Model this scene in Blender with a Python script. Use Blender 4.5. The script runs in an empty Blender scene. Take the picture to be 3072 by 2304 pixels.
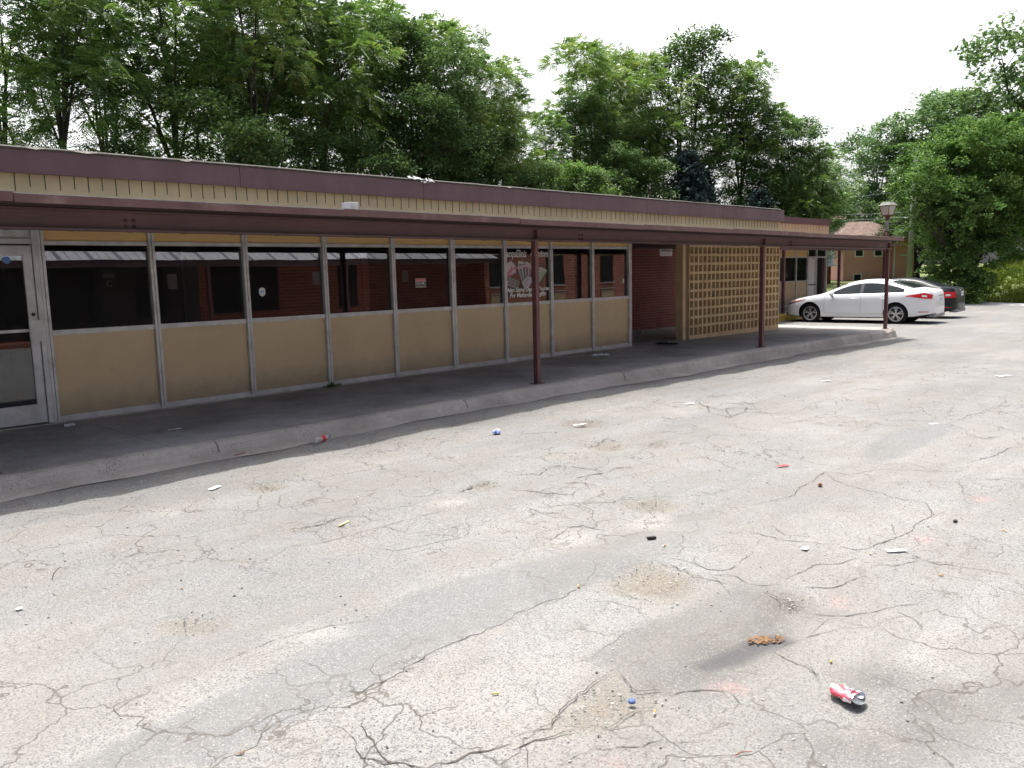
import bpy, bmesh, math, random
import numpy as np
from mathutils import Vector, Matrix, noise
random.seed(7); RS = np.random.RandomState(11)
R = math.radians
scene = bpy.context.scene
col = scene.collection

# ------------------------------------------------------------------ helpers
def lotz(x, y=0):
    """height of the parking lot surface (it falls gently to the far end)"""
    return float(np.clip(.05 - .011*(x-8), -.135, .05))
def walkz(x):
    return float(np.interp(x, [14, 20, 31, 40], [.17, .10, .08, .05]))

def tag(o, label=None, cat=None, group=None, kind=None):
    if label: o['label'] = label
    if cat: o['category'] = cat
    if group: o['group'] = group
    if kind: o['kind'] = kind
    return o
def empty(name, loc=(0,0,0), rz=0, label=None, cat=None, group=None, scale=1):
    o = bpy.data.objects.new(name, None); col.objects.link(o)
    o.location = loc; o.rotation_euler = (0,0,rz); o.scale = (scale,)*3
    o.empty_display_size = .1
    return tag(o, label, cat, group)
def obj(name, mesh, mats, parent=None, smooth=False):
    if not isinstance(mesh, bpy.types.Mesh):
        mesh = mesh.mesh(name)
    o = bpy.data.objects.new(name, mesh); col.objects.link(o)
    if not isinstance(mats, (list, tuple)): mats = [mats]
    for m in mats: mesh.materials.append(m)
    if parent: o.parent = parent
    if smooth:
        mesh.polygons.foreach_set('use_smooth', [True]*len(mesh.polygons))
    return o
def children(o): return [c for c in bpy.data.objects if c.parent == o]
def copy_tree(o, parent=None, keep=True):
    kids = [c for c in o.children]
    c = o.copy(); col.objects.link(c)
    if parent is not None: c.parent = parent
    for k in kids: copy_tree(k, c)
    return c

class MB:
    """collects simple shapes into one mesh"""
    def __init__(s): s.v = []; s.f = []; s.m = []; s.mi = 0
    def add(s, vs, fs):
        n = len(s.v); s.v += [tuple(v) for v in vs]
        for f in fs: s.f.append(tuple(i+n for i in f)); s.m.append(s.mi)
        return s
    def box(s, x0, x1, y0, y1, z0, z1, dz=0):
        # dz: drop of the x1 end
        v = [(x0,y0,z0),(x1,y0,z0+dz),(x1,y1,z0+dz),(x0,y1,z0),(x0,y0,z1),(x1,y0,z1+dz),(x1,y1,z1+dz),(x0,y1,z1)]
        return s.add(v, [(0,3,2,1),(4,5,6,7),(0,1,5,4),(1,2,6,5),(2,3,7,6),(3,0,4,7)])
    def bevbox(s, x0, x1, y0, y1, z0, z1, b=.01, M=None):
        bm = bmesh.new(); bmesh.ops.create_cube(bm, size=1)
        for v in bm.verts:
            v.co = Vector(((x0+x1)/2+v.co.x*(x1-x0), (y0+y1)/2+v.co.y*(y1-y0), (z0+z1)/2+v.co.z*(z1-z0)))
        bmesh.ops.bevel(bm, geom=bm.edges[:], offset=b, segments=2, affect='EDGES')
        if M is not None: bmesh.ops.transform(bm, matrix=M, verts=bm.verts)
        bm.verts.index_update()
        s.add([v.co[:] for v in bm.verts], [[v.index for v in f.verts] for f in bm.faces]); bm.free()
        return s
    def quad(s, a, b, c, d): return s.add([a,b,c,d], [(0,1,2,3)])
    def tube(s, pts, rads, n=8, cap=True):
        pts = [Vector(p) for p in pts]; base = len(s.v); vs = []; fs = []
        up = Vector((0,0,1))
        for i, p in enumerate(pts):
            d = (pts[min(i+1,len(pts)-1)] - pts[max(i-1,0)]).normalized()
            a = d.cross(up)
            if a.length < .05: a = d.cross(Vector((1,0,0)))
            a.normalize(); b = d.cross(a).normalized()
            for k in range(n):
                t = 2*math.pi*k/n
                vs.append(p + (a*math.cos(t)+b*math.sin(t))*rads[i])
        for i in range(len(pts)-1):
            for k in range(n):
                fs.append((i*n+k, i*n+(k+1)%n, (i+1)*n+(k+1)%n, (i+1)*n+k))
        if cap:
            fs.append(tuple(range(n))[::-1]); fs.append(tuple((len(pts)-1)*n+k for k in range(n)))
        return s.add(vs, fs)
    def lathe(s, prof, c=(0,0,0), n=20, axis='z', cap=True):
        vs = []; fs = []
        for r, h in prof:
            for k in range(n):
                t = 2*math.pi*k/n; a, b = r*math.cos(t), r*math.sin(t)
                v = (a,b,h) if axis == 'z' else ((h,a,b) if axis == 'x' else (a,h,b))
                vs.append((v[0]+c[0], v[1]+c[1], v[2]+c[2]))
        for i in range(len(prof)-1):
            for k in range(n):
                fs.append((i*n+k, i*n+(k+1)%n, (i+1)*n+(k+1)%n, (i+1)*n+k))
        if cap: fs.append(tuple(range(n))[::-1]); fs.append(tuple((len(prof)-1)*n+k for k in range(n)))
        return s.add(vs, fs)
    def poly(s, pts): return s.add(pts, [tuple(range(len(pts)))])
    def xform(s, M): s.v = [tuple(M @ Vector(v)) for v in s.v]; return s
    def mesh(s, name):
        me = bpy.data.meshes.new(name); me.from_pydata(s.v, [], s.f)
        me.polygons.foreach_set('material_index', s.m); me.update(); return me

def text_mesh(txt, size, M, shear=0, bold=.0, align='CENTER'):
    cu = bpy.data.curves.new('t', 'FONT'); cu.body = txt; cu.size = size; cu.align_x = align
    cu.shear = shear; cu.offset = bold; cu.resolution_u = 3
    o = bpy.data.objects.new('t', cu); col.objects.link(o)
    bpy.context.view_layer.update()
    dg = bpy.context.evaluated_depsgraph_get()
    me = bpy.data.meshes.new_from_object(o.evaluated_get(dg))
    bpy.data.objects.remove(o); bpy.data.curves.remove(cu)
    me.transform(M)
    b = MB().add([v.co[:] for v in me.vertices], [tuple(p.vertices) for p in me.polygons])
    bpy.data.meshes.remove(me)
    return b
# frame whose text faces -y
def face_y(x, y, z): return Matrix.Translation((x,y,z)) @ Matrix.Rotation(R(90), 4, 'X')

# ------------------------------------------------------------------ materials
def newmat(name):
    m = bpy.data.materials.new(name); m.use_nodes = True
    nt = m.node_tree; b = nt.nodes['Principled BSDF']
    return m, nt, b
def N(nt, t, **kw):
    n = nt.nodes.new(t)
    for k, v in kw.items():
        if k in n.inputs: n.inputs[k].default_value = v
        else: setattr(n, k, v)
    return n
def ramp(nt, fac, stops):
    n = nt.nodes.new('ShaderNodeValToRGB'); nt.links.new(fac, n.inputs[0])
    el = n.color_ramp.elements
    while len(el) < len(stops): el.new(.5)
    for e, (p, c) in zip(el, stops):
        e.position = p; e.color = (*c, 1) if len(c) == 3 else c
    return n.outputs[0]
def g3(v): return (v, v, v)
def mix(nt, fac, a, b, mode='MIX'):
    n = nt.nodes.new('ShaderNodeMix'); n.data_type = 'RGBA'; n.blend_type = mode
    for s, v in ((0, fac), (6, a), (7, b)):
        if isinstance(v, (int, float)): n.inputs[s].default_value = v
        elif isinstance(v, tuple): n.inputs[s].default_value = (*v, 1) if len(v) == 3 else v
        else: nt.links.new(v, n.inputs[s])
    return n.outputs[2]
def math_(nt, op, a, b=0.):
    n = nt.nodes.new('ShaderNodeMath'); n.operation = op
    for i, v in ((0, a), (1, b)):
        if isinstance(v, (int, float)): n.inputs[i].default_value = v
        else: nt.links.new(v, n.inputs[i])
    return n.outputs[0]
def nz(nt, scale, detail=4, rough=.55, vec=None, dist=0):
    n = N(nt, 'ShaderNodeTexNoise', Scale=scale, Detail=detail, Roughness=rough, Distortion=dist)
    if vec is not None: nt.links.new(vec, n.inputs['Vector'])
    return n.outputs[0]
def wpos(nt, scale=None):
    g = nt.nodes.new('ShaderNodeNewGeometry'); o = g.outputs['Position']
    if scale:
        m = N(nt, 'ShaderNodeMapping'); m.inputs['Scale'].default_value = scale
        nt.links.new(o, m.inputs['Vector']); o = m.outputs[0]
    return o
def ocoord(nt, scale=None, rot=None):
    g = nt.nodes.new('ShaderNodeTexCoord'); o = g.outputs['Object']
    if scale or rot:
        m = N(nt, 'ShaderNodeMapping')
        if scale: m.inputs['Scale'].default_value = scale
        if rot: m.inputs['Rotation'].default_value = rot
        nt.links.new(o, m.inputs['Vector']); o = m.outputs[0]
    return o
def bump(nt, b, h, strength=.3, dist=.01, prev=None):
    n = N(nt, 'ShaderNodeBump', Strength=strength, Distance=dist)
    nt.links.new(h, n.inputs['Height'])
    if prev: nt.links.new(prev, n.inputs['Normal'])
    nt.links.new(n.outputs[0], b.inputs['Normal']); return n.outputs[0]

def paint(name, c, rough=.6, var=.12, scale=3, stain=None, bmp=.15, metal=0, streak=False, spec=.4):
    m, nt, b = newmat(name)
    v = wpos(nt, (1,1,.25)) if streak else wpos(nt)
    n1 = nz(nt, scale, 5, .6, v); n2 = nz(nt, scale*14, 3, .6, wpos(nt))
    lo = tuple(x*(1-var*1.6) for x in c); hi = tuple(min(1, x*(1+var)) for x in c)
    cc = ramp(nt, n1, [(.3, lo), (.7, hi)])
    cc = mix(nt, math_(nt, 'MULTIPLY', n2, var*1.2), cc, tuple(x*.5 for x in c))
    if stain:
        n3 = nz(nt, scale*.7, 6, .7, v)
        cc = mix(nt, ramp(nt, n3, [(.55, g3(0)), (.75, g3(.75))]), cc, stain)
    nt.links.new(cc, b.inputs['Base Color'])
    b.inputs['Roughness'].default_value = rough; b.inputs['Metallic'].default_value = metal
    b.inputs['Specular IOR Level'].default_value = spec
    if bmp: bump(nt, b, n2, bmp, .002)
    return m
M = {}
M['fascia'] = paint('fascia_paint', (.20,.118,.130), .5, .13, 2.2, (.25,.17,.165), streak=True)
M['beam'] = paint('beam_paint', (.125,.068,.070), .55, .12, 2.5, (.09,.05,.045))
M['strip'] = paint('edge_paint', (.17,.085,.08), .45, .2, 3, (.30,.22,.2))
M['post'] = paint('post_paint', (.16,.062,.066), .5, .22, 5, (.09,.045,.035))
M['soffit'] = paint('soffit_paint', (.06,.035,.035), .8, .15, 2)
M['flash'] = paint('bare_metal', (.55,.54,.53), .35, .25, 9, metal=.7)
M['siding'] = paint('siding_paint', (.74,.60,.38), .75, .08, 2, (.62,.50,.32), streak=True)
M['groove'] = paint('groove_dark', (.07,.06,.045), .9, .1, 2)
M['panel'] = paint('tan_panel', (.70,.53,.33), .55, .06, 1.2, (.60,.46,.30), bmp=.05)
_nt = M['panel'].node_tree; _b = _nt.nodes['Principled BSDF']; _src = _b.inputs['Base Color'].links[0].from_socket
_s = N(_nt, 'ShaderNodeSeparateXYZ'); _g = _nt.nodes.new('ShaderNodeNewGeometry'); _nt.links.new(_g.outputs['Position'], _s.inputs[0])
_h = math_(_nt, 'ADD', _s.outputs[2], math_(_nt, 'MULTIPLY', nz(_nt, 5, 5, .7, wpos(_nt)), .35))
_c = mix(_nt, ramp(_nt, _h, [(.38, g3(.6)), (.72, g3(0))]), _src, (.20,.165,.13))
_c = mix(_nt, ramp(_nt, nz(_nt, 2.4, 7, .75, wpos(_nt)), [(.60, g3(0)), (.72, g3(.35))]), _c, (.22,.18,.14))
_nt.links.new(_c, _b.inputs['Base Color'])
bump(_nt, _b, nz(_nt, 1.6, 2, .5, wpos(_nt)), .25, .03)
M['trans'] = paint('transom_panel', (.80,.53,.22), .55, .06, 1.5)
M['alu'] = paint('aluminium', (.68,.66,.66), .42, .14, 6, (.40,.385,.375), metal=.1)
M['rubber'] = paint('gasket', (.02,.02,.022), .7, .1, 5)
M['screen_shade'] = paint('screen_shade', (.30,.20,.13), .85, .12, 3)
M['screen'] = paint('screen_block', (.74,.55,.32), .85, .09, 3, bmp=.4)
M['dark_metal'] = paint('dark_metal', (.03,.03,.03), .5, .2, 4)
M['white_pl'] = paint('white_plastic', (.75,.76,.78), .4, .05, 5)
M['roof_tar'] = paint('roof_tar', (.12,.11,.10), .9, .25, 1)
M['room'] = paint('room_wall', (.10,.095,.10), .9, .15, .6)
M['roomcol'] = paint('room_column', (.62,.61,.60), .8, .1, 1)
M['awning'] = paint('awning_metal', (.93,.94,.95), .3, .05, 3, metal=.1)
M['whitep'] = paint('white_paint', (.78,.78,.78), .6, .06, 3)
M['house'] = paint('house_stucco', (.68,.355,.30), .85, .06, .7, bmp=.1)
M['shingle'] = paint('shingle', (.22,.155,.13), .9, .25, 3, (.30,.22,.18))
M['housewhite'] = paint('house_white', (.62,.68,.78), .7, .08, 1)
M['pole'] = paint('utility_wood', (.28,.30,.27), .85, .2, 1.5, streak=True)
M['wire'] = paint('wire', (.30,.31,.32), .6, .1, 2)
M['trunk'] = paint('bark', (.085,.07,.058), .9, .35, 5, (.16,.145,.125), bmp=.6, streak=True)
M['black'] = paint('black_plastic', (.015,.015,.016), .55, .1, 8)
M['paper'] = paint('paper', (.85,.85,.86), .7, .06, 30)
M['yellow'] = paint('yellow_paint', (.62,.44,.10), .8, .2, 3, (.35,.30,.2))
M['red'] = paint('red_plastic', (.62,.05,.05), .4, .12, 20)
M['blue'] = paint('blue_plastic', (.10,.16,.42), .5, .12, 20)
M['litter'] = paint('leaf_litter', (.26,.145,.07), .85, .35, 60)
M['butt'] = paint('filter_orange', (.62,.36,.12), .8, .2, 50)
M['straw'] = paint('yellow_straw', (.75,.68,.32), .7, .15, 20)
M['leafbrown'] = paint('dead_leaf', (.33,.17,.06), .85, .35, 30)

def concrete(name, base, dark, crackmask=True):
    m, nt, b = newmat(name); p = wpos(nt)
    a = nz(nt, .9, 6, .65, p); c = nz(nt, 9, 5, .7, p); f = nz(nt, 130, 2, .6, p)
    cc = ramp(nt, a, [(.32, dark), (.66, base)])
    cc = mix(nt, ramp(nt, c, [(.45, g3(0)), (.8, g3(.6))]), cc, tuple(x*.55 for x in base))
    vo = N(nt, 'ShaderNodeTexVoronoi', Scale=70); nt.links.new(p, vo.inputs['Vector'])
    sp = ramp(nt, vo.outputs['Distance'], [(.16, g3(.8)), (.38, g3(0))])
    gate = ramp(nt, nz(nt, 3.1, 3, .6, p), [(.46, g3(0)), (.6, g3(1))])
    cc = mix(nt, math_(nt, 'MULTIPLY', sp, gate), cc, (.07,.065,.06))
    nt.links.new(cc, b.inputs['Base Color']); b.inputs['Roughness'].default_value = .9
    b.inputs['Specular IOR Level'].default_value = .2
    h = math_(nt, 'ADD', math_(nt, 'MULTIPLY', c, .7), math_(nt, 'MULTIPLY', f, .25))
    h = math_(nt, 'SUBTRACT', h, math_(nt, 'MULTIPLY', sp, .5))
    bump(nt, b, h, .85, .018)
    return m
M['walk'] = concrete('walk_concrete', (.52,.49,.475), (.28,.255,.24))
M['kerb'] = concrete('kerb_concrete', (.60,.55,.50), (.36,.32,.29))
M['street'] = concrete('street_concrete', (.56,.56,.56), (.42,.42,.42))

def brick(name, c1, c2, mortar, scale=1., rot=None):
    m, nt, b = newmat(name)
    g = nt.nodes.new('ShaderNodeNewGeometry')
    s = N(nt, 'ShaderNodeSeparateXYZ'); nt.links.new(g.outputs['Position'], s.inputs[0])
    c = N(nt, 'ShaderNodeCombineXYZ')
    nt.links.new(math_(nt, 'ADD', s.outputs[0], s.outputs[1]), c.inputs[0]); nt.links.new(s.outputs[2], c.inputs[1])
    br = N(nt, 'ShaderNodeTexBrick', Scale=1.); nt.links.new(c.outputs[0], br.inputs['Vector'])
    br.inputs['Color1'].default_value = (*c1,1); br.inputs['Color2'].default_value = (*c2,1); br.inputs['Mortar'].default_value = (*mortar,1)
    br.inputs['Brick Width'].default_value = .21*scale; br.inputs['Row Height'].default_value = .07*scale
    br.inputs['Mortar Size'].default_value = .006*scale; br.inputs['Bias'].default_value = -.1
    n = nz(nt, 1.3, 5, .6, wpos(nt))
    cc = mix(nt, ramp(nt, n, [(.35, g3(0)), (.7, g3(.45))]), br.outputs[0], tuple(x*.45 for x in c1))
    nt.links.new(cc, b.inputs['Base Color']); b.inputs['Roughness'].default_value = .88
    bump(nt, b, math_(nt, 'SUBTRACT', 1, br.outputs['Fac']), .6, .008)
    return m
M['brick'] = brick('red_brick', (.27,.075,.055), (.19,.055,.045), (.27,.21,.19))
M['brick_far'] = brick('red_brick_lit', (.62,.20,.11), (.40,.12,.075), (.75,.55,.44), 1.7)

def flat(name, c, rough=.5, metal=0, spec=.5):
    m, nt, b = newmat(name)
    n = nz(nt, 60, 2, .5, wpos(nt))
    cc = mix(nt, math_(nt, 'MULTIPLY', n, .25), c, tuple(x*.7 for x in c)); nt.links.new(cc, b.inputs['Base Color'])
    b.inputs['Roughness'].default_value = rough; b.inputs['Metallic'].default_value = metal
    b.inputs['Specular IOR Level'].default_value = spec
    return m
M['signred'] = flat('sign_red', (.62,.06,.07)); M['signwhite'] = flat('sign_white', (.8,.8,.8)); M['signblack'] = flat('sign_black', (.01,.01,.012))
M['signblue'] = flat('sign_blue', (.12,.25,.62)); M['signgrey'] = flat('sign_grey', (.25,.25,.27))
M['tail'] = flat('tail_red', (.62,.015,.02), .15); M['lampglass'] = flat('lamp_clear', (.55,.53,.50), .12)
M['headl'] = flat('headlamp', (.16,.17,.18), .1, .3); M['amber'] = flat('amber_lens', (.75,.12,.06), .2)
M['chrome'] = flat('chrome', (.85,.85,.85), .12, 1.); M['tyre'] = flat('tyre', (.018,.018,.019), .85, 0, .2)
M['rim'] = flat('rim_alloy', (.62,.62,.64), .28, .85); M['carblack'] = flat('car_trim', (.01,.01,.011), .5)
M['plate'] = flat('plate_white', (.7,.75,.8)); M['foil'] = flat('can_metal', (.82,.82,.84), .18, 1.)
M['rust'] = flat('rust', (.25,.08,.05), .8)

def glass(name, ior=1.9, tint=.45, rough=0.):
    m = bpy.data.materials.new(name); m.use_nodes = True; nt = m.node_tree; nt.nodes.clear()
    out = nt.nodes.new('ShaderNodeOutputMaterial'); mx = nt.nodes.new('ShaderNodeMixShader')
    tr = N(nt, 'ShaderNodeBsdfTransparent'); tr.inputs[0].default_value = (tint, tint*1.0, tint*1.02, 1)
    gl = N(nt, 'ShaderNodeBsdfGlossy', Roughness=rough); gl.inputs[0].default_value = (.93,.95,1,1)
    fr = N(nt, 'ShaderNodeFresnel', IOR=ior)
    # old glass is never quite flat
    bp = N(nt, 'ShaderNodeBump', Strength=.03, Distance=.02)
    nt.links.new(nz(nt, 1.7, 1, .4, wpos(nt)), bp.inputs['Height'])
    nt.links.new(bp.outputs[0], gl.inputs['Normal'])
    dirt = N(nt, 'ShaderNodeBsdfDiffuse'); dirt.inputs[0].default_value = (.35,.34,.33,1)
    m2 = nt.nodes.new('ShaderNodeMixShader')
    nt.links.new(math_(nt, 'MULTIPLY', nz(nt, 2.3, 5, .6, wpos(nt)), .05), m2.inputs[0])
    nt.links.new(fr.outputs[0], mx.inputs[0]); nt.links.new(tr.outputs[0], mx.inputs[1]); nt.links.new(gl.outputs[0], mx.inputs[2])
    nt.links.new(mx.outputs[0], m2.inputs[1]); nt.links.new(dirt.outputs[0], m2.inputs[2])
    nt.links.new(m2.outputs[0], out.inputs[0]); return m
M['glass'] = glass('shop_glass', 1.7, .5)
M['carglass'] = flat('car_glass', (.022,.028,.032), .10, 0, .18)

def vcol(name, rough=.6, alpha_attr=False):
    m, nt, b = newmat(name); a = N(nt, 'ShaderNodeAttribute'); a.attribute_name = 'col'
    n = nz(nt, 70, 3, .6, wpos(nt))
    cc = mix(nt, math_(nt, 'MULTIPLY', n, .5), a.outputs[0], (.25,.22,.22)); nt.links.new(cc, b.inputs['Base Color'])
    b.inputs['Roughness'].default_value = rough; return m
M['mural'] = vcol('window_paint')

def carpaint(name, c, metal=0.):
    m, nt, b = newmat(name)
    n = nz(nt, 4, 3, .6, wpos(nt))
    cc = mix(nt, math_(nt, 'MULTIPLY', n, .12), c, tuple(x*.6 for x in c)); nt.links.new(cc, b.inputs['Base Color'])
    b.inputs['Roughness'].default_value = .35; b.inputs['Metallic'].default_value = metal
    b.inputs['Coat Weight'].default_value = .5; b.inputs['Coat Roughness'].default_value = .05
    return m
M['white_car'] = carpaint('white_car_paint', (.80,.81,.83)); M['dark_car'] = carpaint('dark_car_paint', (.009,.014,.018), .0); M['dark_car'].node_tree.nodes['Principled BSDF'].inputs['Coat Weight'].default_value = .12; M['dark_car'].node_tree.nodes['Principled BSDF'].inputs['Specular IOR Level'].default_value = .25

def leafmat(name, cols, trans=.35, gloss=.5, scale=.9):
    m = bpy.data.materials.new(name); m.use_nodes = True; nt = m.node_tree; nt.nodes.clear()
    out = nt.nodes.new('ShaderNodeOutputMaterial')
    g = nt.nodes.new('ShaderNodeNewGeometry')
    oi = nt.nodes.new('ShaderNodeObjectInfo')
    n = nz(nt, scale, 3, .6, g.outputs['Position'])
    r = math_(nt, 'ADD', math_(nt, 'MULTIPLY', g.outputs['Random Per Island'], .35), math_(nt, 'MULTIPLY', n, .9))
    r = math_(nt, 'ADD', r, math_(nt, 'MULTIPLY', math_(nt, 'SUBTRACT', oi.outputs['Random'], .5), .16))
    cc = ramp(nt, r, [(.35, cols[0]), (.6, cols[1]), (.82, cols[2]), (.95, cols[3])])
    d = N(nt, 'ShaderNodeBsdfDiffuse'); nt.links.new(cc, d.inputs[0])
    t = N(nt, 'ShaderNodeBsdfTranslucent')
    nt.links.new(mix(nt, .6, cc, (.9,1.,.35), 'MULTIPLY'), t.inputs[0])
    m1 = nt.nodes.new('ShaderNodeMixShader'); m1.inputs[0].default_value = trans
    nt.links.new(d.outputs[0], m1.inputs[1]); nt.links.new(t.outputs[0], m1.inputs[2])
    gl = N(nt, 'ShaderNodeBsdfGlossy', Roughness=.5); gl.inputs[0].default_value = (.9,1,.95,1)
    fr = N(nt, 'ShaderNodeFresnel', IOR=1.4)
    m2 = nt.nodes.new('ShaderNodeMixShader'); nt.links.new(math_(nt, 'MULTIPLY', fr.outputs[0], gloss*.22), m2.inputs[0])
    nt.links.new(m1.outputs[0], m2.inputs[1]); nt.links.new(gl.outputs[0], m2.inputs[2])
    nt.links.new(m2.outputs[0], out.inputs[0]); return m
M['leafA'] = leafmat('leaf_ailanthus', [(.075,.14,.045),(.165,.285,.09),(.31,.42,.145),(.50,.47,.19)])
M['leafB'] = leafmat('leaf_dark', [(.06,.11,.042),(.13,.215,.085),(.215,.315,.125),(.30,.39,.15)])
M['leafC'] = leafmat('leaf_fresh', [(.07,.145,.04),(.16,.28,.085),(.28,.41,.12),(.42,.52,.17)])
M['needle'] = leafmat('spruce_needle', [(.03,.052,.05),(.05,.08,.08),(.08,.115,.11),(.12,.155,.15)], .05, .2)
M['leafD'] = leafmat('leaf_haze_tint', [(.11,.18,.11),(.18,.28,.14),(.26,.37,.17),(.34,.43,.20)], .35, .3)  # greens lightened and cooled, distance haze put into the leaf colour
M['grass'] = leafmat('grass_blade', [(.08,.12,.025),(.14,.19,.04),(.21,.26,.06),(.28,.27,.10)], .3, .3, .4)

# --- asphalt
def asphalt():
    m, nt, b = newmat('asphalt'); p = wpos(nt)
    def attr(n):
        a = N(nt, 'ShaderNodeAttribute'); a.attribute_name = n; return a.outputs['Fac']
    edge = nz(nt, 6, 7, .72, p)
    eo = math_(nt, 'MULTIPLY', math_(nt, 'SUBTRACT', edge, .5), .95)
    def mask(n, soft=.04, k=1.):
        return ramp(nt, math_(nt, 'ADD', attr(n), math_(nt, 'MULTIPLY', eo, k)), [(.5-soft, g3(0)), (.5+soft, g3(1))])
    big = nz(nt, .33, 5, .6, p); mid = nz(nt, 2.3, 6, .65, p); fine = nz(nt, 26, 4, .7, p)
    cc = ramp(nt, big, [(.36, (.180,.181,.181)), (.62, (.238,.234,.222))])
    cc = mix(nt, ramp(nt, mid, [(.44, g3(0)), (.76, g3(.7))]), cc, (.188,.170,.148))
    cc = mix(nt, ramp(nt, nz(nt, .8, 4, .6, wpos(nt, (.5,1.6,1))), [(.5, g3(0)), (.72, g3(.6))]), cc, (.145,.145,.145))
    # masks
    cc = mix(nt, math_(nt, 'MULTIPLY', mask('patch', .16), .8), cc, (.155,.156,.158))
    cc = mix(nt, math_(nt, 'MULTIPLY', mask('dark', .3), .62), cc, (.105,.103,.10))
    dm = mask('dirt', .3); cc = mix(nt, math_(nt, 'MULTIPLY', dm, .75), cc, (.165,.138,.105))
    cc = mix(nt, math_(nt, 'MULTIPLY', mask('stain', .4, .6), .75), cc, (.06,.056,.052))
    wm = mask('wet', .25, .35)
    cc = mix(nt, math_(nt, 'MULTIPLY', mask('white', .3), .6), cc, (.33,.325,.30))
    pm = math_(nt, 'MULTIPLY', mask('pink', .4, .8), ramp(nt, fine, [(.42, g3(.05)), (.62, g3(.42))]))
    cc = mix(nt, pm, cc, (.72,.28,.27))
    # aggregate: two sizes of stones; coarse exposed gravel is masked
    rough = ramp(nt, nz(nt, .5, 4, .6, p), [(.4, g3(0)), (.62, g3(1))])
    smooth = math_(nt, 'SUBTRACT', 1, math_(nt, 'MULTIPLY', mask('patch', .06), .3))
    def stones(scale, seed):
        mp = N(nt, 'ShaderNodeMapping'); mp.inputs['Location'].default_value = (seed, seed*2, 0); nt.links.new(p, mp.inputs[0])
        v = N(nt, 'ShaderNodeTexVoronoi', Scale=scale, Randomness=1.); nt.links.new(mp.outputs[0], v.inputs['Vector'])
        s = N(nt, 'ShaderNodeSeparateColor'); nt.links.new(v.outputs['Color'], s.inputs[0])
        return v.outputs['Distance'], s.outputs[0], s.outputs[1]
    d1, r1, q1 = stones(84, 3.); d2, r2, q2 = stones(185, 9.)
    pit = math_(nt, 'MULTIPLY', ramp(nt, r1, [(.80, g3(0)), (.86, g3(1))]), ramp(nt, d1, [(.25, g3(1)), (.45, g3(0))]))
    pit = math_(nt, 'MULTIPLY', pit, math_(nt, 'ADD', math_(nt, 'MULTIPLY', rough, .55), .35))
    pit = math_(nt, 'MULTIPLY', pit, smooth)
    cc = mix(nt, pit, cc, (.055,.055,.06))
    lite = math_(nt, 'MULTIPLY', ramp(nt, q1, [(.84, g3(0)), (.9, g3(.8))]), ramp(nt, d1, [(.2, g3(1)), (.4, g3(0))]))
    cc = mix(nt, lite, cc, (.32,.315,.295))
    cc = mix(nt, math_(nt, 'MULTIPLY', ramp(nt, r2, [(.62, g3(0)), (.9, g3(.9))]), smooth), cc, (.105,.105,.108))
    cc = mix(nt, ramp(nt, q2, [(.8, g3(0)), (.95, g3(.5))]), cc, (.31,.305,.29))
    cc = mix(nt, math_(nt, 'MULTIPLY', wm, .85), cc, (.04,.04,.048))
    # fine hairline crazing
    wv = N(nt, 'ShaderNodeVectorMath'); wv.operation = 'ADD'
    nv = N(nt, 'ShaderNodeTexNoise', Scale=3.5, Detail=4.); nt.links.new(p, nv.inputs['Vector'])
    sc = N(nt, 'ShaderNodeVectorMath'); sc.operation = 'SCALE'; sc.inputs['Scale'].default_value = .45
    nt.links.new(nv.outputs['Color'], sc.inputs[0]); nt.links.new(p, wv.inputs[0]); nt.links.new(sc.outputs[0], wv.inputs[1])
    ve = N(nt, 'ShaderNodeTexVoronoi', Scale=2.1); ve.feature = 'DISTANCE_TO_EDGE'; nt.links.new(wv.outputs[0], ve.inputs['Vector'])
    ck = math_(nt, 'MULTIPLY', ramp(nt, ve.outputs['Distance'], [(.003, g3(1)), (.013, g3(0))]), ramp(nt, nz(nt, .6, 4, .65, p), [(.44, g3(0)), (.58, g3(.9))]))
    cc = mix(nt, ck, cc, (.075,.068,.06))
    v2 = N(nt, 'ShaderNodeTexVoronoi', Scale=5.2); v2.feature = 'DISTANCE_TO_EDGE'; nt.links.new(wv.outputs[0], v2.inputs['Vector'])
    ck2 = math_(nt, 'MULTIPLY', ramp(nt, v2.outputs['Distance'], [(.006, g3(1)), (.03, g3(0))]), ramp(nt, nz(nt, .75, 4, .65, wpos(nt, (1,1.4,2))), [(.53, g3(0)), (.62, g3(.8))]))
    cc = mix(nt, ck2, cc, (.09,.08,.07))
    # long tyre-polished and rain-washed streaks along the lot
    stk = ramp(nt, nz(nt, 1.1, 5, .65, wpos(nt, (.22,1.5,1))), [(.42, g3(0)), (.62, g3(.5))])
    cc = mix(nt, stk, cc, (.15,.145,.135))
    hsv = N(nt, 'ShaderNodeHueSaturation', Value=1.27, Saturation=1.05); nt.links.new(cc, hsv.inputs['Color']); nt.links.new(hsv.outputs[0], b.inputs['Base Color'])
    rg = mix(nt, wm, (.93,.93,.93), (.75,.75,.75)); nt.links.new(rg, b.inputs['Roughness'])
    b.inputs['Specular IOR Level'].default_value = .1
    h = math_(nt, 'ADD', math_(nt, 'MULTIPLY', d1, -.5), math_(nt, 'MULTIPLY', nz(nt, 45, 4, .7, p), 1.1))
    h = math_(nt, 'SUBTRACT', h, math_(nt, 'MULTIPLY', pit, .8))
    h = math_(nt, 'SUBTRACT', h, math_(nt, 'MULTIPLY', ck, .8))
    n1 = bump(nt, b, h, .75, .006)
    bump(nt, b, mid, .5, .03, n1)
    return m
M['asphalt'] = asphalt()
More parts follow.
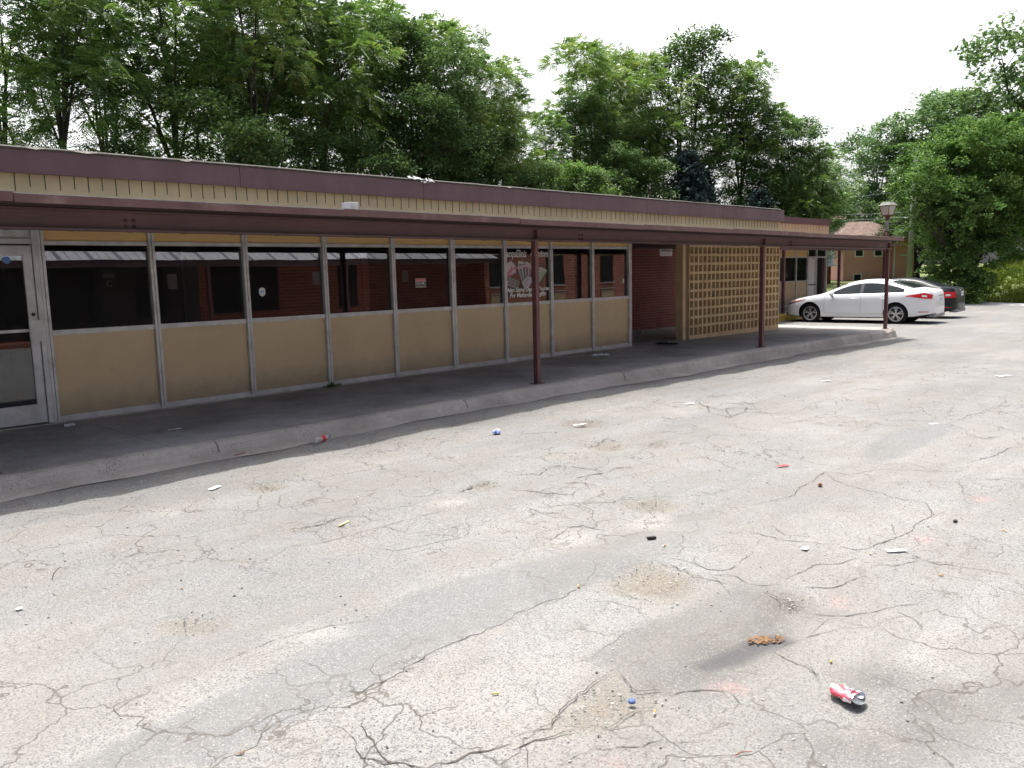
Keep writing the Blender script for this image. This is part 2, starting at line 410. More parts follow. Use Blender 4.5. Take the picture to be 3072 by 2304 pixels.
m, nt, b = newmat('crack_fill'); nt.links.new(ramp(nt, nz(nt, 30, 4, .6, wpos(nt)), [(.35, (.035,.03,.027)), (.7, (.13,.115,.10))]), b.inputs['Base Color']); b.inputs['Roughness'].default_value = .95
M['crack'] = m
m, nt, b = newmat('soil_grass'); p = wpos(nt)
cc = ramp(nt, nz(nt, .35, 6, .7, p), [(.3, (.09,.12,.035)), (.55, (.16,.20,.06)), (.75, (.26,.25,.11))])
cc = mix(nt, ramp(nt, nz(nt, 7, 5, .7, p), [(.4, g3(0)), (.7, g3(.6))]), cc, (.07,.10,.03))
nt.links.new(cc, b.inputs['Base Color']); b.inputs['Roughness'].default_value = .95; bump(nt, b, nz(nt, 12, 5, .7, p), 1, .08)
M['ground'] = m
# ------------------------------------------------------------------ ground
CRACKS = [(14,[(1.86,-7.76),(1.75,-7.7),(1.67,-7.67),(1.58,-7.64),(1.52,-7.54),(1.47,-7.43),(1.48,-7.38)]),(9,[(1.48,-7.09),(1.64,-7.07),(1.81,-7.08),(1.95,-7.06),(2.14,-7.03),(2.3,-7.04),(2.48,-7.03),(2.62,-7.03)]),(8,[(1.6,-7.25),(1.55,-7.34),(1.53,-7.44),(1.52,-7.51),(1.52,-7.59)]),(6,[(1.5,-7.21),(1.51,-7.29),(1.47,-7.43),(1.5,-7.5)]),(4,[(1.46,-6.43),(1.75,-6.41),(2.0,-6.48),(2.2,-6.55)]),(16,[(2.66,-4.98),(2.85,-5.05),(3.02,-5.05),(3.12,-5.13),(3.11,-5.29)]),(7,[(2.38,-5.3),(2.68,-5.36),(3.16,-5.42),(3.63,-5.49)]),(7,[(2.76,-5.66),(2.82,-5.86),(3.06,-5.89),(3.4,-6.01)]),(8,[(3.59,-4.98),(3.73,-5.1),(3.9,-5.0)]),(18,[(3.91,-5.17),(4.36,-5.08)]),(5,[(3.07,-5.39),(3.1,-5.65),(3.29,-5.73)]),(4,[(0.95,-6.5),(1.03,-6.49),(1.12,-6.46)]),(14,[(4.6,-5.11),(4.73,-5.14),(4.75,-5.24),(4.99,-5.16),(5.11,-5.26),(5.16,-5.56)]),(22,[(4.85,-5.55),(4.98,-5.58),(5.11,-5.62)]),(12,[(4.64,-5.63),(4.77,-5.68),(4.76,-5.83)]),(10,[(4.22,-5.48),(4.24,-5.6),(4.29,-5.71),(4.42,-5.88),(4.6,-5.8),(4.73,-5.79)]),(14,[(5.25,-5.61),(5.32,-5.64),(5.35,-5.74)]),(22,[(5.82,-4.95),(6.19,-4.83),(6.16,-5.05)]),(12,[(6.12,-5.34),(6.43,-5.23),(6.55,-5.3)]),(16,[(6.68,-5.0),(6.92,-5.12)]),(26,[(7.44,-4.6),(7.35,-4.78),(7.37,-4.93)]),(26,[(8.73,-4.22),(8.41,-4.56),(8.29,-4.84),(8.52,-4.86),(8.61,-5.1),(8.81,-5.23)]),(22,[(7.99,-4.72),(8.02,-4.88),(7.81,-5.23),(8.3,-5.12),(8.37,-5.34),(8.66,-5.44)]),(18,[(8.5,-4.54),(8.0,-4.86)]),(18,[(8.4,-4.84),(7.81,-5.23)]),(18,[(8.7,-4.94),(8.23,-5.16)]),(18,[(8.73,-4.53),(8.81,-4.79),(9.06,-4.96)]),(18,[(7.93,-5.62),(7.92,-5.72),(7.86,-5.85),(8.24,-5.9),(7.94,-6.27)]),(34,[(12.11,-3.99),(12.19,-4.36)]),(26,[(11.35,-4.89),(11.51,-5.02)]),(18,[(10.64,-5.34),(10.98,-5.41),(10.86,-5.81)]),(14,[(8.52,-5.12),(8.39,-5.49),(8.63,-5.67)]),(9,[(4.89,-6.96),(5.06,-6.99),(5.31,-7.07),(5.78,-7.05),(6.11,-7.01),(6.14,-7.16),(6.52,-7.28),(6.73,-7.67),(7.08,-7.87),(7.17,-8.1)]),(7,[(6.1,-7.0),(5.89,-7.18),(5.79,-7.47),(5.7,-7.82)]),(7,[(6.62,-7.16),(6.86,-7.34),(6.71,-7.64)]),(8,[(5.76,-7.71),(5.73,-7.86),(5.54,-7.96),(5.27,-7.95),(5.0,-7.97),(4.63,-7.92)]),(6,[(5.17,-7.83),(4.91,-7.94)]),(12,[(7.28,-7.6),(7.28,-7.73),(7.54,-7.8),(7.91,-7.83),(8.09,-7.9)]),(18,[(10.31,-7.15),(10.59,-7.23),(10.48,-7.37)]),(16,[(9.94,-7.2),(10.05,-7.47)]),(14,[(8.35,-7.37),(8.21,-7.56),(8.43,-7.65)]),(7,[(6.57,-7.81),(6.12,-7.97),(6.07,-8.1)]),(8,[(3.94,-5.94),(3.93,-6.01),(4.02,-6.12)]),(7,[(3.99,-5.91),(4.3,-6.07),(4.43,-6.23),(4.67,-6.19)]),(10,[(3.77,-6.35),(3.9,-6.4),(3.93,-6.59)]),(7,[(3.54,-6.43),(3.78,-6.37)]),(8,[(4.45,-7.22),(4.47,-7.4),(4.43,-7.52),(4.48,-7.75)]),(8,[(4.66,-7.28),(4.55,-7.44)]),(9,[(3.63,-7.13),(3.64,-7.25),(3.6,-7.39),(3.61,-7.52),(3.62,-7.61)]),(8,[(3.74,-7.15),(3.75,-7.27),(3.73,-7.4),(3.79,-7.49),(3.96,-7.47),(4.14,-7.44)]),(9,[(3.67,-7.44),(3.73,-7.54),(3.69,-7.64),(3.7,-7.7),(3.78,-7.77)]),(9,[(3.81,-7.87),(3.87,-7.92),(3.95,-8.0),(4.07,-8.02),(4.18,-8.06)]),(6,[(3.86,-7.77),(4.01,-7.79),(4.18,-7.81),(4.26,-7.89),(4.41,-7.93)]),(8,[(4.45,-7.78),(4.52,-7.89),(4.62,-7.92),(4.87,-7.94)]),(9,[(4.65,-8.08),(4.58,-8.22),(4.62,-8.4),(4.69,-8.65)]),(6,[(4.33,-8.03),(4.38,-8.12),(4.56,-8.19)]),(9,[(3.58,-7.94),(3.56,-8.03),(3.59,-8.09),(3.63,-8.18),(3.77,-8.25),(3.91,-8.3),(4.02,-8.37)]),(10,[(3.65,-7.76),(3.62,-7.86),(3.61,-7.96),(3.63,-8.04)]),(6,[(3.1,-8.1),(3.23,-8.13),(3.35,-8.18),(3.42,-8.22)]),(8,[(1.88,-7.74),(1.96,-7.77),(2.05,-7.78),(2.14,-7.74),(2.25,-7.73),(2.35,-7.72),(2.45,-7.71),(2.49,-7.72)]),(8,[(2.49,-7.72),(2.44,-7.82),(2.42,-7.88),(2.49,-7.94),(2.48,-7.99),(2.54,-8.01),(2.6,-8.09),(2.67,-8.16)]),(9,[(1.83,-7.79),(1.91,-7.8),(1.97,-7.85),(2.05,-7.87)]),(7,[(2.12,-7.95),(2.19,-7.97),(2.3,-7.96),(2.36,-8.0)]),(4,[(3.07,-8.09),(3.01,-8.2),(2.99,-8.3),(2.92,-8.36)]),(7,[(2.66,-6.98),(2.71,-7.02),(2.86,-7.02),(2.99,-7.04),(3.15,-7.01)]),(4,[(3.0,-7.18),(3.06,-7.25),(3.07,-7.44)]),(6,[(3.16,-7.19),(3.19,-7.36)]),(4,[(1.87,-7.96),(2.01,-7.99),(2.13,-8.1),(2.25,-8.15)]),(3,[(2.52,-7.57),(2.65,-7.54),(2.83,-7.51)]),(26,[(6.51,-4.05),(6.73,-4.08),(6.8,-4.14),(6.85,-4.33)]),(18,[(4.0,-5.17),(4.12,-5.15),(4.31,-5.13)]),(10,[(4.26,-5.4),(4.22,-5.56),(4.3,-5.74)]),(7,[(3.56,-4.98),(3.71,-5.09),(3.87,-5.09),(3.89,-4.87)]),(6,[(3.95,-5.86),(3.93,-6.04),(4.01,-6.13)]),(12,[(5.84,-4.06),(5.99,-4.17),(6.21,-4.24)]),(16,[(5.26,-5.62),(5.36,-5.73)]),(12,[(4.61,-5.63),(4.75,-5.63),(4.73,-5.78)]),(10,[(5.24,-5.53),(5.13,-5.39),(5.05,-5.34)])]
MASKS = {'patch':[[(0.76,-6.75),(1.02,-6.7),(1.39,-6.68),(1.62,-6.63),(1.83,-6.65),(2.17,-6.52),(2.43,-6.46),(2.79,-6.5),(3.11,-6.55),(2.62,-7.03),(2.23,-7.03),(1.95,-7.06),(1.81,-7.08),(1.48,-7.09),(1.23,-7.08),(1.09,-7.11)],[(3.13,-6.53),(3.52,-6.7),(3.63,-6.95),(3.62,-7.05),(3.33,-7.09),(3.15,-7.01),(2.86,-7.02),(2.66,-6.98)],[(6.98,-6.92),(8.04,-6.81),(8.85,-7.0),(8.85,-7.21),(8.08,-7.23),(7.21,-7.22),(6.73,-7.17)]],'dark':[[(2.52,-7.57),(2.65,-7.54),(2.83,-7.51),(3.13,-7.58),(3.51,-7.6),(3.64,-7.66),(3.62,-7.85),(3.52,-7.96),(3.27,-7.95),(3.08,-8.0),(2.82,-8.0),(2.63,-8.01),(2.5,-7.94),(2.42,-7.88),(2.49,-7.72),(2.49,-7.65)]],'dirt':[[(2.25,-7.74),(2.45,-7.72),(2.42,-7.88),(2.48,-7.94),(2.32,-7.97),(2.12,-7.95),(2.01,-7.84),(2.0,-7.79)],[(3.18,-7.16),(3.59,-7.08),(3.59,-7.4),(3.46,-7.5),(3.27,-7.49),(3.23,-7.27)],[(6.0,-5.18),(5.88,-5.24),(5.78,-5.25),(5.71,-5.22),(5.69,-5.14),(5.73,-5.04),(5.82,-4.95),(5.93,-4.89),(6.04,-4.87),(6.11,-4.91),(6.13,-4.99),(6.09,-5.09)],[(6.33,-5.45),(6.24,-5.49),(6.17,-5.5),(6.11,-5.47),(6.1,-5.41),(6.13,-5.35),(6.2,-5.28),(6.29,-5.24),(6.37,-5.23),(6.42,-5.26),(6.43,-5.32),(6.4,-5.39)],[(4.66,-6.59),(4.59,-6.6),(4.51,-6.58),(4.45,-6.52),(4.41,-6.45),(4.4,-6.38),(4.44,-6.32),(4.5,-6.3),(4.58,-6.32),(4.65,-6.38),(4.69,-6.46),(4.69,-6.54)],[(4.27,-5.21),(4.22,-5.25),(4.17,-5.26),(4.13,-5.24),(4.11,-5.2),(4.13,-5.14),(4.17,-5.08),(4.22,-5.04),(4.28,-5.03),(4.32,-5.05),(4.33,-5.09),(4.31,-5.15)],[(1.64,-6.07),(1.62,-6.08),(1.58,-6.07),(1.53,-6.03),(1.49,-5.97),(1.47,-5.91),(1.47,-5.86),(1.5,-5.85),(1.54,-5.86),(1.59,-5.9),(1.63,-5.96),(1.65,-6.02)],[(3.68,-7.97),(3.62,-7.99),(3.56,-7.98),(3.51,-7.95),(3.5,-7.91),(3.51,-7.86),(3.55,-7.83),(3.61,-7.81),(3.68,-7.82),(3.73,-7.85),(3.74,-7.89),(3.73,-7.94)],[(3.19,-3.96),(3.15,-3.99),(3.11,-3.99),(3.07,-3.96),(3.04,-3.91),(3.03,-3.84),(3.05,-3.78),(3.08,-3.75),(3.13,-3.74),(3.17,-3.78),(3.2,-3.83),(3.21,-3.9)],[(6.77,-4.31),(6.69,-4.34),(6.6,-4.32),(6.52,-4.25),(6.47,-4.15),(6.47,-4.05),(6.52,-3.97),(6.6,-3.94),(6.7,-3.96),(6.78,-4.03),(6.82,-4.13),(6.82,-4.24)]],'wet':[[(2.72,-7.93),(2.9,-7.94),(3.08,-7.97),(3.24,-8.06),(3.2,-8.14),(3.03,-8.08),(2.88,-8.06),(2.74,-8.0)],[(2.87,-7.99),(2.96,-7.98),(3.08,-8.02),(3.18,-8.1),(3.16,-8.12),(3.03,-8.05),(2.92,-8.05),(2.87,-8.02)]],'stain':[[(2.5,-8.05),(2.62,-7.93),(2.85,-7.9),(3.1,-7.92),(3.3,-7.86),(3.5,-7.84),(3.66,-7.72),(3.72,-7.82),(3.62,-8.0),(3.6,-8.1),(3.45,-8.0),(3.25,-8.08),(3.1,-8.12),(2.9,-8.1),(2.7,-8.08)],[(2.6,-8.6),(2.56,-8.61),(2.53,-8.61),(2.5,-8.59),(2.49,-8.57),(2.5,-8.54),(2.52,-8.52),(2.56,-8.52),(2.59,-8.52),(2.62,-8.54),(2.63,-8.56),(2.62,-8.59)],[(2.64,-8.71),(2.6,-8.72),(2.56,-8.71),(2.54,-8.69),(2.53,-8.67),(2.54,-8.65),(2.57,-8.63),(2.6,-8.62),(2.64,-8.63),(2.67,-8.64),(2.68,-8.67),(2.66,-8.69)],[(2.54,-8.47),(2.52,-8.47),(2.51,-8.47),(2.49,-8.46),(2.49,-8.45),(2.49,-8.43),(2.5,-8.43),(2.52,-8.42),(2.53,-8.42),(2.55,-8.43),(2.55,-8.45),(2.55,-8.46)],[(3.18,-8.85),(3.09,-8.86),(3.01,-8.83),(2.94,-8.77),(2.9,-8.71),(2.91,-8.65),(2.96,-8.61),(3.04,-8.6),(3.13,-8.63),(3.21,-8.69),(3.25,-8.76),(3.23,-8.82)],[(3.18,-8.63),(3.12,-8.63),(3.06,-8.61),(3.01,-8.57),(2.98,-8.51),(2.98,-8.47),(3.01,-8.44),(3.07,-8.43),(3.13,-8.45),(3.19,-8.5),(3.22,-8.55),(3.22,-8.6)],[(2.94,-8.86),(2.88,-8.86),(2.82,-8.84),(2.77,-8.8),(2.75,-8.76),(2.75,-8.71),(2.78,-8.69),(2.84,-8.68),(2.9,-8.7),(2.95,-8.74),(2.98,-8.79),(2.97,-8.84)],[(3.38,-8.94),(3.34,-8.94),(3.3,-8.94),(3.28,-8.92),(3.27,-8.9),(3.28,-8.88),(3.32,-8.86),(3.36,-8.86),(3.4,-8.87),(3.43,-8.88),(3.44,-8.91),(3.42,-8.93)],[(2.97,-7.94),(2.93,-7.95),(2.89,-7.95),(2.86,-7.92),(2.84,-7.89),(2.85,-7.85),(2.87,-7.83),(2.91,-7.82),(2.95,-7.83),(2.98,-7.85),(3.0,-7.88),(2.99,-7.92)],[(2.62,-7.99),(2.83,-7.97),(3.07,-7.96),(3.33,-7.93),(3.51,-7.94),(3.65,-7.8),(3.65,-7.9),(3.61,-8.06),(3.48,-7.98),(3.19,-8.0),(3.06,-8.01),(2.79,-8.02),(2.61,-8.02)]],'pink':[[(3.81,-8.1),(3.78,-8.11),(3.76,-8.11),(3.74,-8.1),(3.73,-8.08),(3.74,-8.06),(3.76,-8.05),(3.79,-8.04),(3.82,-8.04),(3.84,-8.05),(3.84,-8.07),(3.83,-8.09)],[(2.69,-8.16),(2.68,-8.16),(2.65,-8.15),(2.63,-8.13),(2.62,-8.11),(2.62,-8.09),(2.62,-8.08),(2.64,-8.08),(2.66,-8.09),(2.68,-8.1),(2.7,-8.13),(2.7,-8.14)],[(2.02,-8.1),(2.01,-8.11),(2.0,-8.11),(1.98,-8.1),(1.98,-8.08),(1.98,-8.07),(1.98,-8.06),(2.0,-8.05),(2.01,-8.06),(2.02,-8.07),(2.03,-8.08),(2.03,-8.09)],[(4.97,-8.12),(4.94,-8.12),(4.92,-8.11),(4.9,-8.1),(4.89,-8.08),(4.9,-8.07),(4.92,-8.06),(4.94,-8.05),(4.97,-8.06),(4.99,-8.07),(4.99,-8.09),(4.99,-8.1)],[(6.12,-8.14),(6.09,-8.14),(6.05,-8.13),(6.02,-8.1),(6.01,-8.08),(6.01,-8.05),(6.04,-8.04),(6.07,-8.04),(6.1,-8.05),(6.13,-8.07),(6.15,-8.1),(6.14,-8.13)]],'white':[[(3.73,-6.59),(3.65,-6.63),(3.57,-6.63),(3.52,-6.6),(3.5,-6.54),(3.51,-6.47),(3.57,-6.4),(3.64,-6.35),(3.72,-6.34),(3.79,-6.38),(3.81,-6.44),(3.79,-6.52)],[(4.32,-6.8),(4.23,-6.84),(4.14,-6.84),(4.08,-6.8),(4.05,-6.73),(4.07,-6.65),(4.14,-6.58),(4.23,-6.53),(4.33,-6.53),(4.4,-6.58),(4.42,-6.65),(4.4,-6.73)],[(1.96,-6.58),(1.94,-6.59),(1.89,-6.56),(1.84,-6.52),(1.8,-6.46),(1.78,-6.41),(1.78,-6.37),(1.8,-6.36),(1.85,-6.39),(1.9,-6.43),(1.94,-6.49),(1.96,-6.55)],[(3.76,-5.47),(3.72,-5.49),(3.68,-5.48),(3.64,-5.45),(3.62,-5.41),(3.61,-5.36),(3.63,-5.32),(3.67,-5.29),(3.71,-5.3),(3.75,-5.33),(3.77,-5.38),(3.78,-5.43)],[(2.32,-4.06),(2.3,-4.08),(2.27,-4.09),(2.25,-4.07),(2.23,-4.04),(2.23,-4.0),(2.24,-3.95),(2.26,-3.93),(2.28,-3.92),(2.31,-3.94),(2.33,-3.97),(2.33,-4.02)],[(3.71,-5.42),(3.68,-5.44),(3.65,-5.44),(3.63,-5.42),(3.62,-5.39),(3.62,-5.36),(3.63,-5.33),(3.66,-5.31),(3.69,-5.31),(3.71,-5.32),(3.73,-5.35),(3.72,-5.39)]]}
LIT = {'can':(2.87,-8.49),'cap':(2.32,-7.92),'bottle':(4.36,-2.73),'wrapper':(5.68,-3.83),'card':(2.82,-3.61),'yellowstick':(2.94,-5.17),'paper3':(6.56,-4.18),'redscrap':(6.14,-6.64),'whitewr':(4.62,-8.05),'leaves':(3.13,-8.03),'black1':(3.91,-6.91),'stick':(1.32,-4.8),'pap4':(8.46,-4.32),'pap5':(11.44,-4.7),'pap6':(8.77,-6.96),'bluecap2':(6.11,-2.38),'bluepaper':(12.1,-2.16),'butt1':(3.1,-7.02),'butt2':(2.32,-8.02),'butt3':(3.1,-8.33),'butt4':(4.48,-7.96),'butt5':(4.42,-8.34),'butt6':(3.85,-7.04),'butt7':(3.92,-7.08),'w7':(4.32,-7.66),'leaf1':(1.2,-7.12),'leaf2':(2.04,-7.49),'b8':(3.57,-8.52),'s9':(2.8,-8.02),'st10':(2.02,-7.6),'w11':(1.06,-5.13),'w12':(4.39,-7.56),'w13':(1.71,-5.51),'stk':(2.32,-8.37),'b14':(5.42,-8.12),'o15':(5.37,-8.4),'bk':(5.7,-7.14),'w16':(9.17,-6.5),'w17':(13.42,-6.46)}
WLK = {'tissue':[2.81,-0.43],'flat':[3.44,-1.51],'cup':[16.76,2.17],'bag':[11.36,-0.69],'blackcloth':[13.78,-0.46],'weed':[6.2,-0.27]}

def seg_dist(P, a, b):
    a = np.array(a); b = np.array(b); d = b-a; t = np.clip(((P-a)@d)/(d@d+1e-12), 0, 1)
    return np.linalg.norm(P-(a+t[:,None]*d), axis=1)
def poly_sd(P, poly):
    """signed distance, negative inside"""
    dist = np.full(len(P), 1e9); ins = np.zeros(len(P), bool); n = len(poly)
    for i in range(n):
        a, b = poly[i], poly[(i+1)%n]
        dist = np.minimum(dist, seg_dist(P, a, b))
        c = (a[1] > P[:,1]) != (b[1] > P[:,1])
        with np.errstate(divide='ignore', invalid='ignore'):
            xx = (b[0]-a[0])*(P[:,1]-a[1])/((b[1]-a[1]) or 1e-9)+a[0]
        ins ^= c & (P[:,0] < xx)
    return np.where(ins, -dist, dist)
def nfield(X, Y, wl, seed, octs=3):
    """cheap smooth value noise on arrays"""
    rs = np.random.RandomState(seed); out = 0; amp = 1
    for o in range(octs):
        for k in range(5):
            a = rs.rand()*2*np.pi; f = 2*np.pi/(wl*(.7+.6*rs.rand()))
            out = out + amp*np.sin((X*np.cos(a)+Y*np.sin(a))*f + rs.rand()*6.28)/3.5
        wl /= 2.1; amp *= .5
    return out
def lot_height(X, Y):
    z = np.clip(.05-.011*(X-8), -.135, .05)
    fade = np.clip((-2.55-Y)/.3, 0, 1)*np.clip((26-X)/8, 0, 1)*np.clip((X+2)/2, 0, 1)
    z = z + fade*(.013*nfield(X, Y, 1.6, 3)+.005*nfield(X, Y, .5, 5, 2))
    return z
def axis_pts(segs):
    out = []
    for a, b, s in segs: out += list(np.arange(a, b-1e-6, s))
    return np.array(out+[segs[-1][1]])
xs = axis_pts([(-40,0,2),(0,1,.1),(1,8,.035),(8,14,.07),(14,26,.16),(26,40,1)])
ys = axis_pts([(-19.4,-9.6,.7),(-9.6,-2.4,.035),(-2.4,-2,.1),(-2,4.8,.4)])
XX, YY = np.meshgrid(xs, ys, indexing='ij'); PX = XX.ravel(); PY = YY.ravel()
ZZ = lot_height(PX, PY); P2 = np.stack([PX, PY], 1)
masks = {}
WID = {'patch':.10,'dark':.08,'dirt':.12,'wet':.05,'stain':.16,'pink':.07,'white':.16}
for k, polys in MASKS.items():
    mval = np.zeros(len(PX))
    for pl in polys:
        a = np.array(pl); lo = a.min(0)-.6; hi = a.max(0)+.6
        idx = np.where((PX>lo[0])&(PX<hi[0])&(PY>lo[1])&(PY<hi[1]))[0]
        if len(idx) == 0: continue
        sd = poly_sd(P2[idx], pl); v = np.clip(.5-sd/(2*WID[k]), 0, 1)
        mval[idx] = np.maximum(mval[idx], v)
        if k == 'dirt': ZZ[idx] -= .018*np.clip(.5-sd/.16, 0, 1)
        if k == 'patch': ZZ[idx] += .004*np.clip(.5-sd/.06, 0, 1)
    masks[k] = mval
nx, ny = len(xs), len(ys)
i, j = np.meshgrid(np.arange(nx-1), np.arange(ny-1), indexing='ij'); a = (i*ny+j).ravel()
F = np.stack([a, a+ny, a+ny+1, a+1], 1)
# cracks: thin ragged ribbons lying on the sheet, part of the same mesh
cv = []; cf = []
rr = random.Random(5)
def ground_z(x, y):
    return float(lot_height(np.array([x]), np.array([y]))[0])
def ribbon(pts, w, jag=.5):
    # subdivide with fractal jitter
    P = [Vector((p[0], p[1], 0)) for p in pts]
    L = sum((P[k+1]-P[k]).length for k in range(len(P)-1))
    seg = max(.028, w*1.3)
    amp = min(.07, L*.028)
    Q = [P[0]]
    for k in range(len(P)-1):
        d = P[k+1]-P[k]; n = max(1, int(d.length/seg)); nrm = Vector((-d.y, d.x, 0)).normalized()
        ph = rr.random()*50
        for q in range(1, n+1):
            t = q/n; env = min(1, 4*t*(1-t)+.25) if q < n else 0
            j = noise.noise(Vector((ph+t*d.length*3, k*7.3, 0)))*.5 + noise.noise(Vector((ph+t*d.length*14, k*3.1, 5)))*.28
            Q.append(P[k]+d*t+nrm*(j*amp*env*2*jag + (rr.random()-.5)*(w*1.3+.012)))
    n0 = len(cv)
    for k, q in enumerate(Q):
        d = (Q[min(k+1, len(Q)-1)]-Q[max(k-1, 0)]).normalized(); nrm = Vector((-d.y, d.x, 0))
        t = k/max(1, len(Q)-1)
        ww = w*(.25+.75*min(1, 5*t, 5*(1-t)))*(.3+1.1*rr.random())*.5
        if rr.random() < .08: ww *= .3
        z = ground_z(q.x, q.y)+.003
        cv.append((q.x+nrm.x*ww, q.y+nrm.y*ww, z)); cv.append((q.x-nrm.x*ww*.8, q.y-nrm.y*ww*.8, z))
    for k in range(len(Q)-1): cf.append((n0+2*k, n0+2*k+1, n0+2*k+3, n0+2*k+2))
    return Q
for w, pts in CRACKS:
    Q = ribbon(pts, w*.00048+.0014)
    for _ in range(int(len(Q)*.02)+1):                 # short side branches
        q = Q[rr.randrange(len(Q))]; a_ = rr.random()*6.28; l_ = .08+.25*rr.random()
        mid = (q.x+math.cos(a_)*l_*.5, q.y+math.sin(a_)*l_*.5)
        a_ += rr.uniform(-.7,.7)
        ribbon([(q.x, q.y), mid, (mid[0]+math.cos(a_)*l_*.5, mid[1]+math.sin(a_)*l_*.5)], max(.002, w*.0003))
for _ in range(60):                                     # long faint cracks over the far part of the lot
    x = rr.uniform(8, 34); y = rr.uniform(-9, -3.4); a_ = rr.uniform(-.5,.5)+(1.57 if rr.random()<.25 else 0)
    pts = [(x, y)]
    for k in range(rr.randrange(2, 5)):
        a_ += rr.uniform(-.6,.6); x += math.cos(a_)*.6; y += math.sin(a_)*.6; pts.append((x, y))
    if all(-16 < p[1] < -3.1 for p in pts): ribbon(pts, rr.uniform(.004,.013))
nv = len(PX)
me = bpy.data.meshes.new('parking_lot')
me.vertices.add(nv+len(cv)); me.vertices.foreach_set('co', np.concatenate([np.stack([PX,PY,ZZ],1).ravel(), np.array(cv).ravel()]))
AF = np.concatenate([F, np.array(cf)+nv]); me.loops.add(AF.size); me.loops.foreach_set('vertex_index', AF.ravel().astype(np.int32))
me.polygons.add(len(AF)); me.polygons.foreach_set('loop_start', np.arange(0, AF.size, 4, dtype=np.int32)); me.polygons.foreach_set('loop_total', np.full(len(AF), 4, np.int32))
me.polygons.foreach_set('material_index', np.array([0]*len(F)+[1]*len(cf), np.int32)); me.update(calc_edges=True); me.validate()
for k, v in masks.items():
    at = me.attributes.new(k, 'FLOAT', 'POINT'); at.data.foreach_set('value', np.concatenate([v, np.zeros(len(cv))]).astype(np.float32))
lot = obj('parking_lot', me, [M['asphalt'], M['crack']], smooth=True); tag(lot, kind='structure')

# wider terrain: lawn, verge and bank, reaching the horizon
def terr(x, y):
    z = -.30 if x > 30 else -.25
    lat = (x*.6965-(y+9.61)*.7175)                     # how far right of the viewing axis
    if x > 38: z += min(.75, (x-38)*.027)
    if x > 43 and y < 8: z += min(2.6, (x-43)*.15)*min(1, max(0, (8-y)/6))
    if y > 12: z += min(.6, (y-12)*.05)*(1 if x < 45 else .3)
    return z + .10*math.sin(x*.31+1)*math.sin(y*.23)*(1 if x > 42 or y > 14 else 0)
tx = axis_pts([(-600,-60,90),(-60,30,6),(30,90,1.5),(90,150,10),(150,900,125)]); ty = axis_pts([(-500,-60,110),(-60,-24,6),(-24,40,1.5),(40,100,10),(100,900,100)])
b_ = MB(); b_.v = [(x, y, terr(x, y)) for x in tx for y in ty]
b_.f = [(i*len(ty)+j, (i+1)*len(ty)+j, (i+1)*len(ty)+j+1, i*len(ty)+j+1) for i in range(len(tx)-1) for j in range(len(ty)-1)]; b_.m = [0]*len(b_.f)
tag(obj('ground', b_, M['ground'], smooth=True), kind='structure')

# street and verge kerb past the far end of the lot
b_ = MB()
pth = [(36.2,-6.5),(37.2,-3.2),(38.2,-1.0),(39.3,.6),(40.6,1.7)]
b_.mi = 0
for k in range(len(pth)-1):
    (x0,y0),(x1,y1) = pth[k], pth[k+1]
    d = Vector((x1-x0, y1-y0, 0)).normalized(); n = Vector((d.y,-d.x,0))*.75
    z0 = -.14
    b_.add([(x0,y0,-.4),(x1,y1,-.4),(x1+n.x,y1+n.y,-.4),(x0+n.x,y0+n.y,-.4),(x0,y0,z0),(x1,y1,z0),(x1+n.x,y1+n.y,z0+.06),(x0+n.x,y0+n.y,z0+.06)],[(4,5,6,7),(0,1,5,4),(2,3,7,6)])
tag(obj('street_gutter', b_, M['street']), kind='structure')

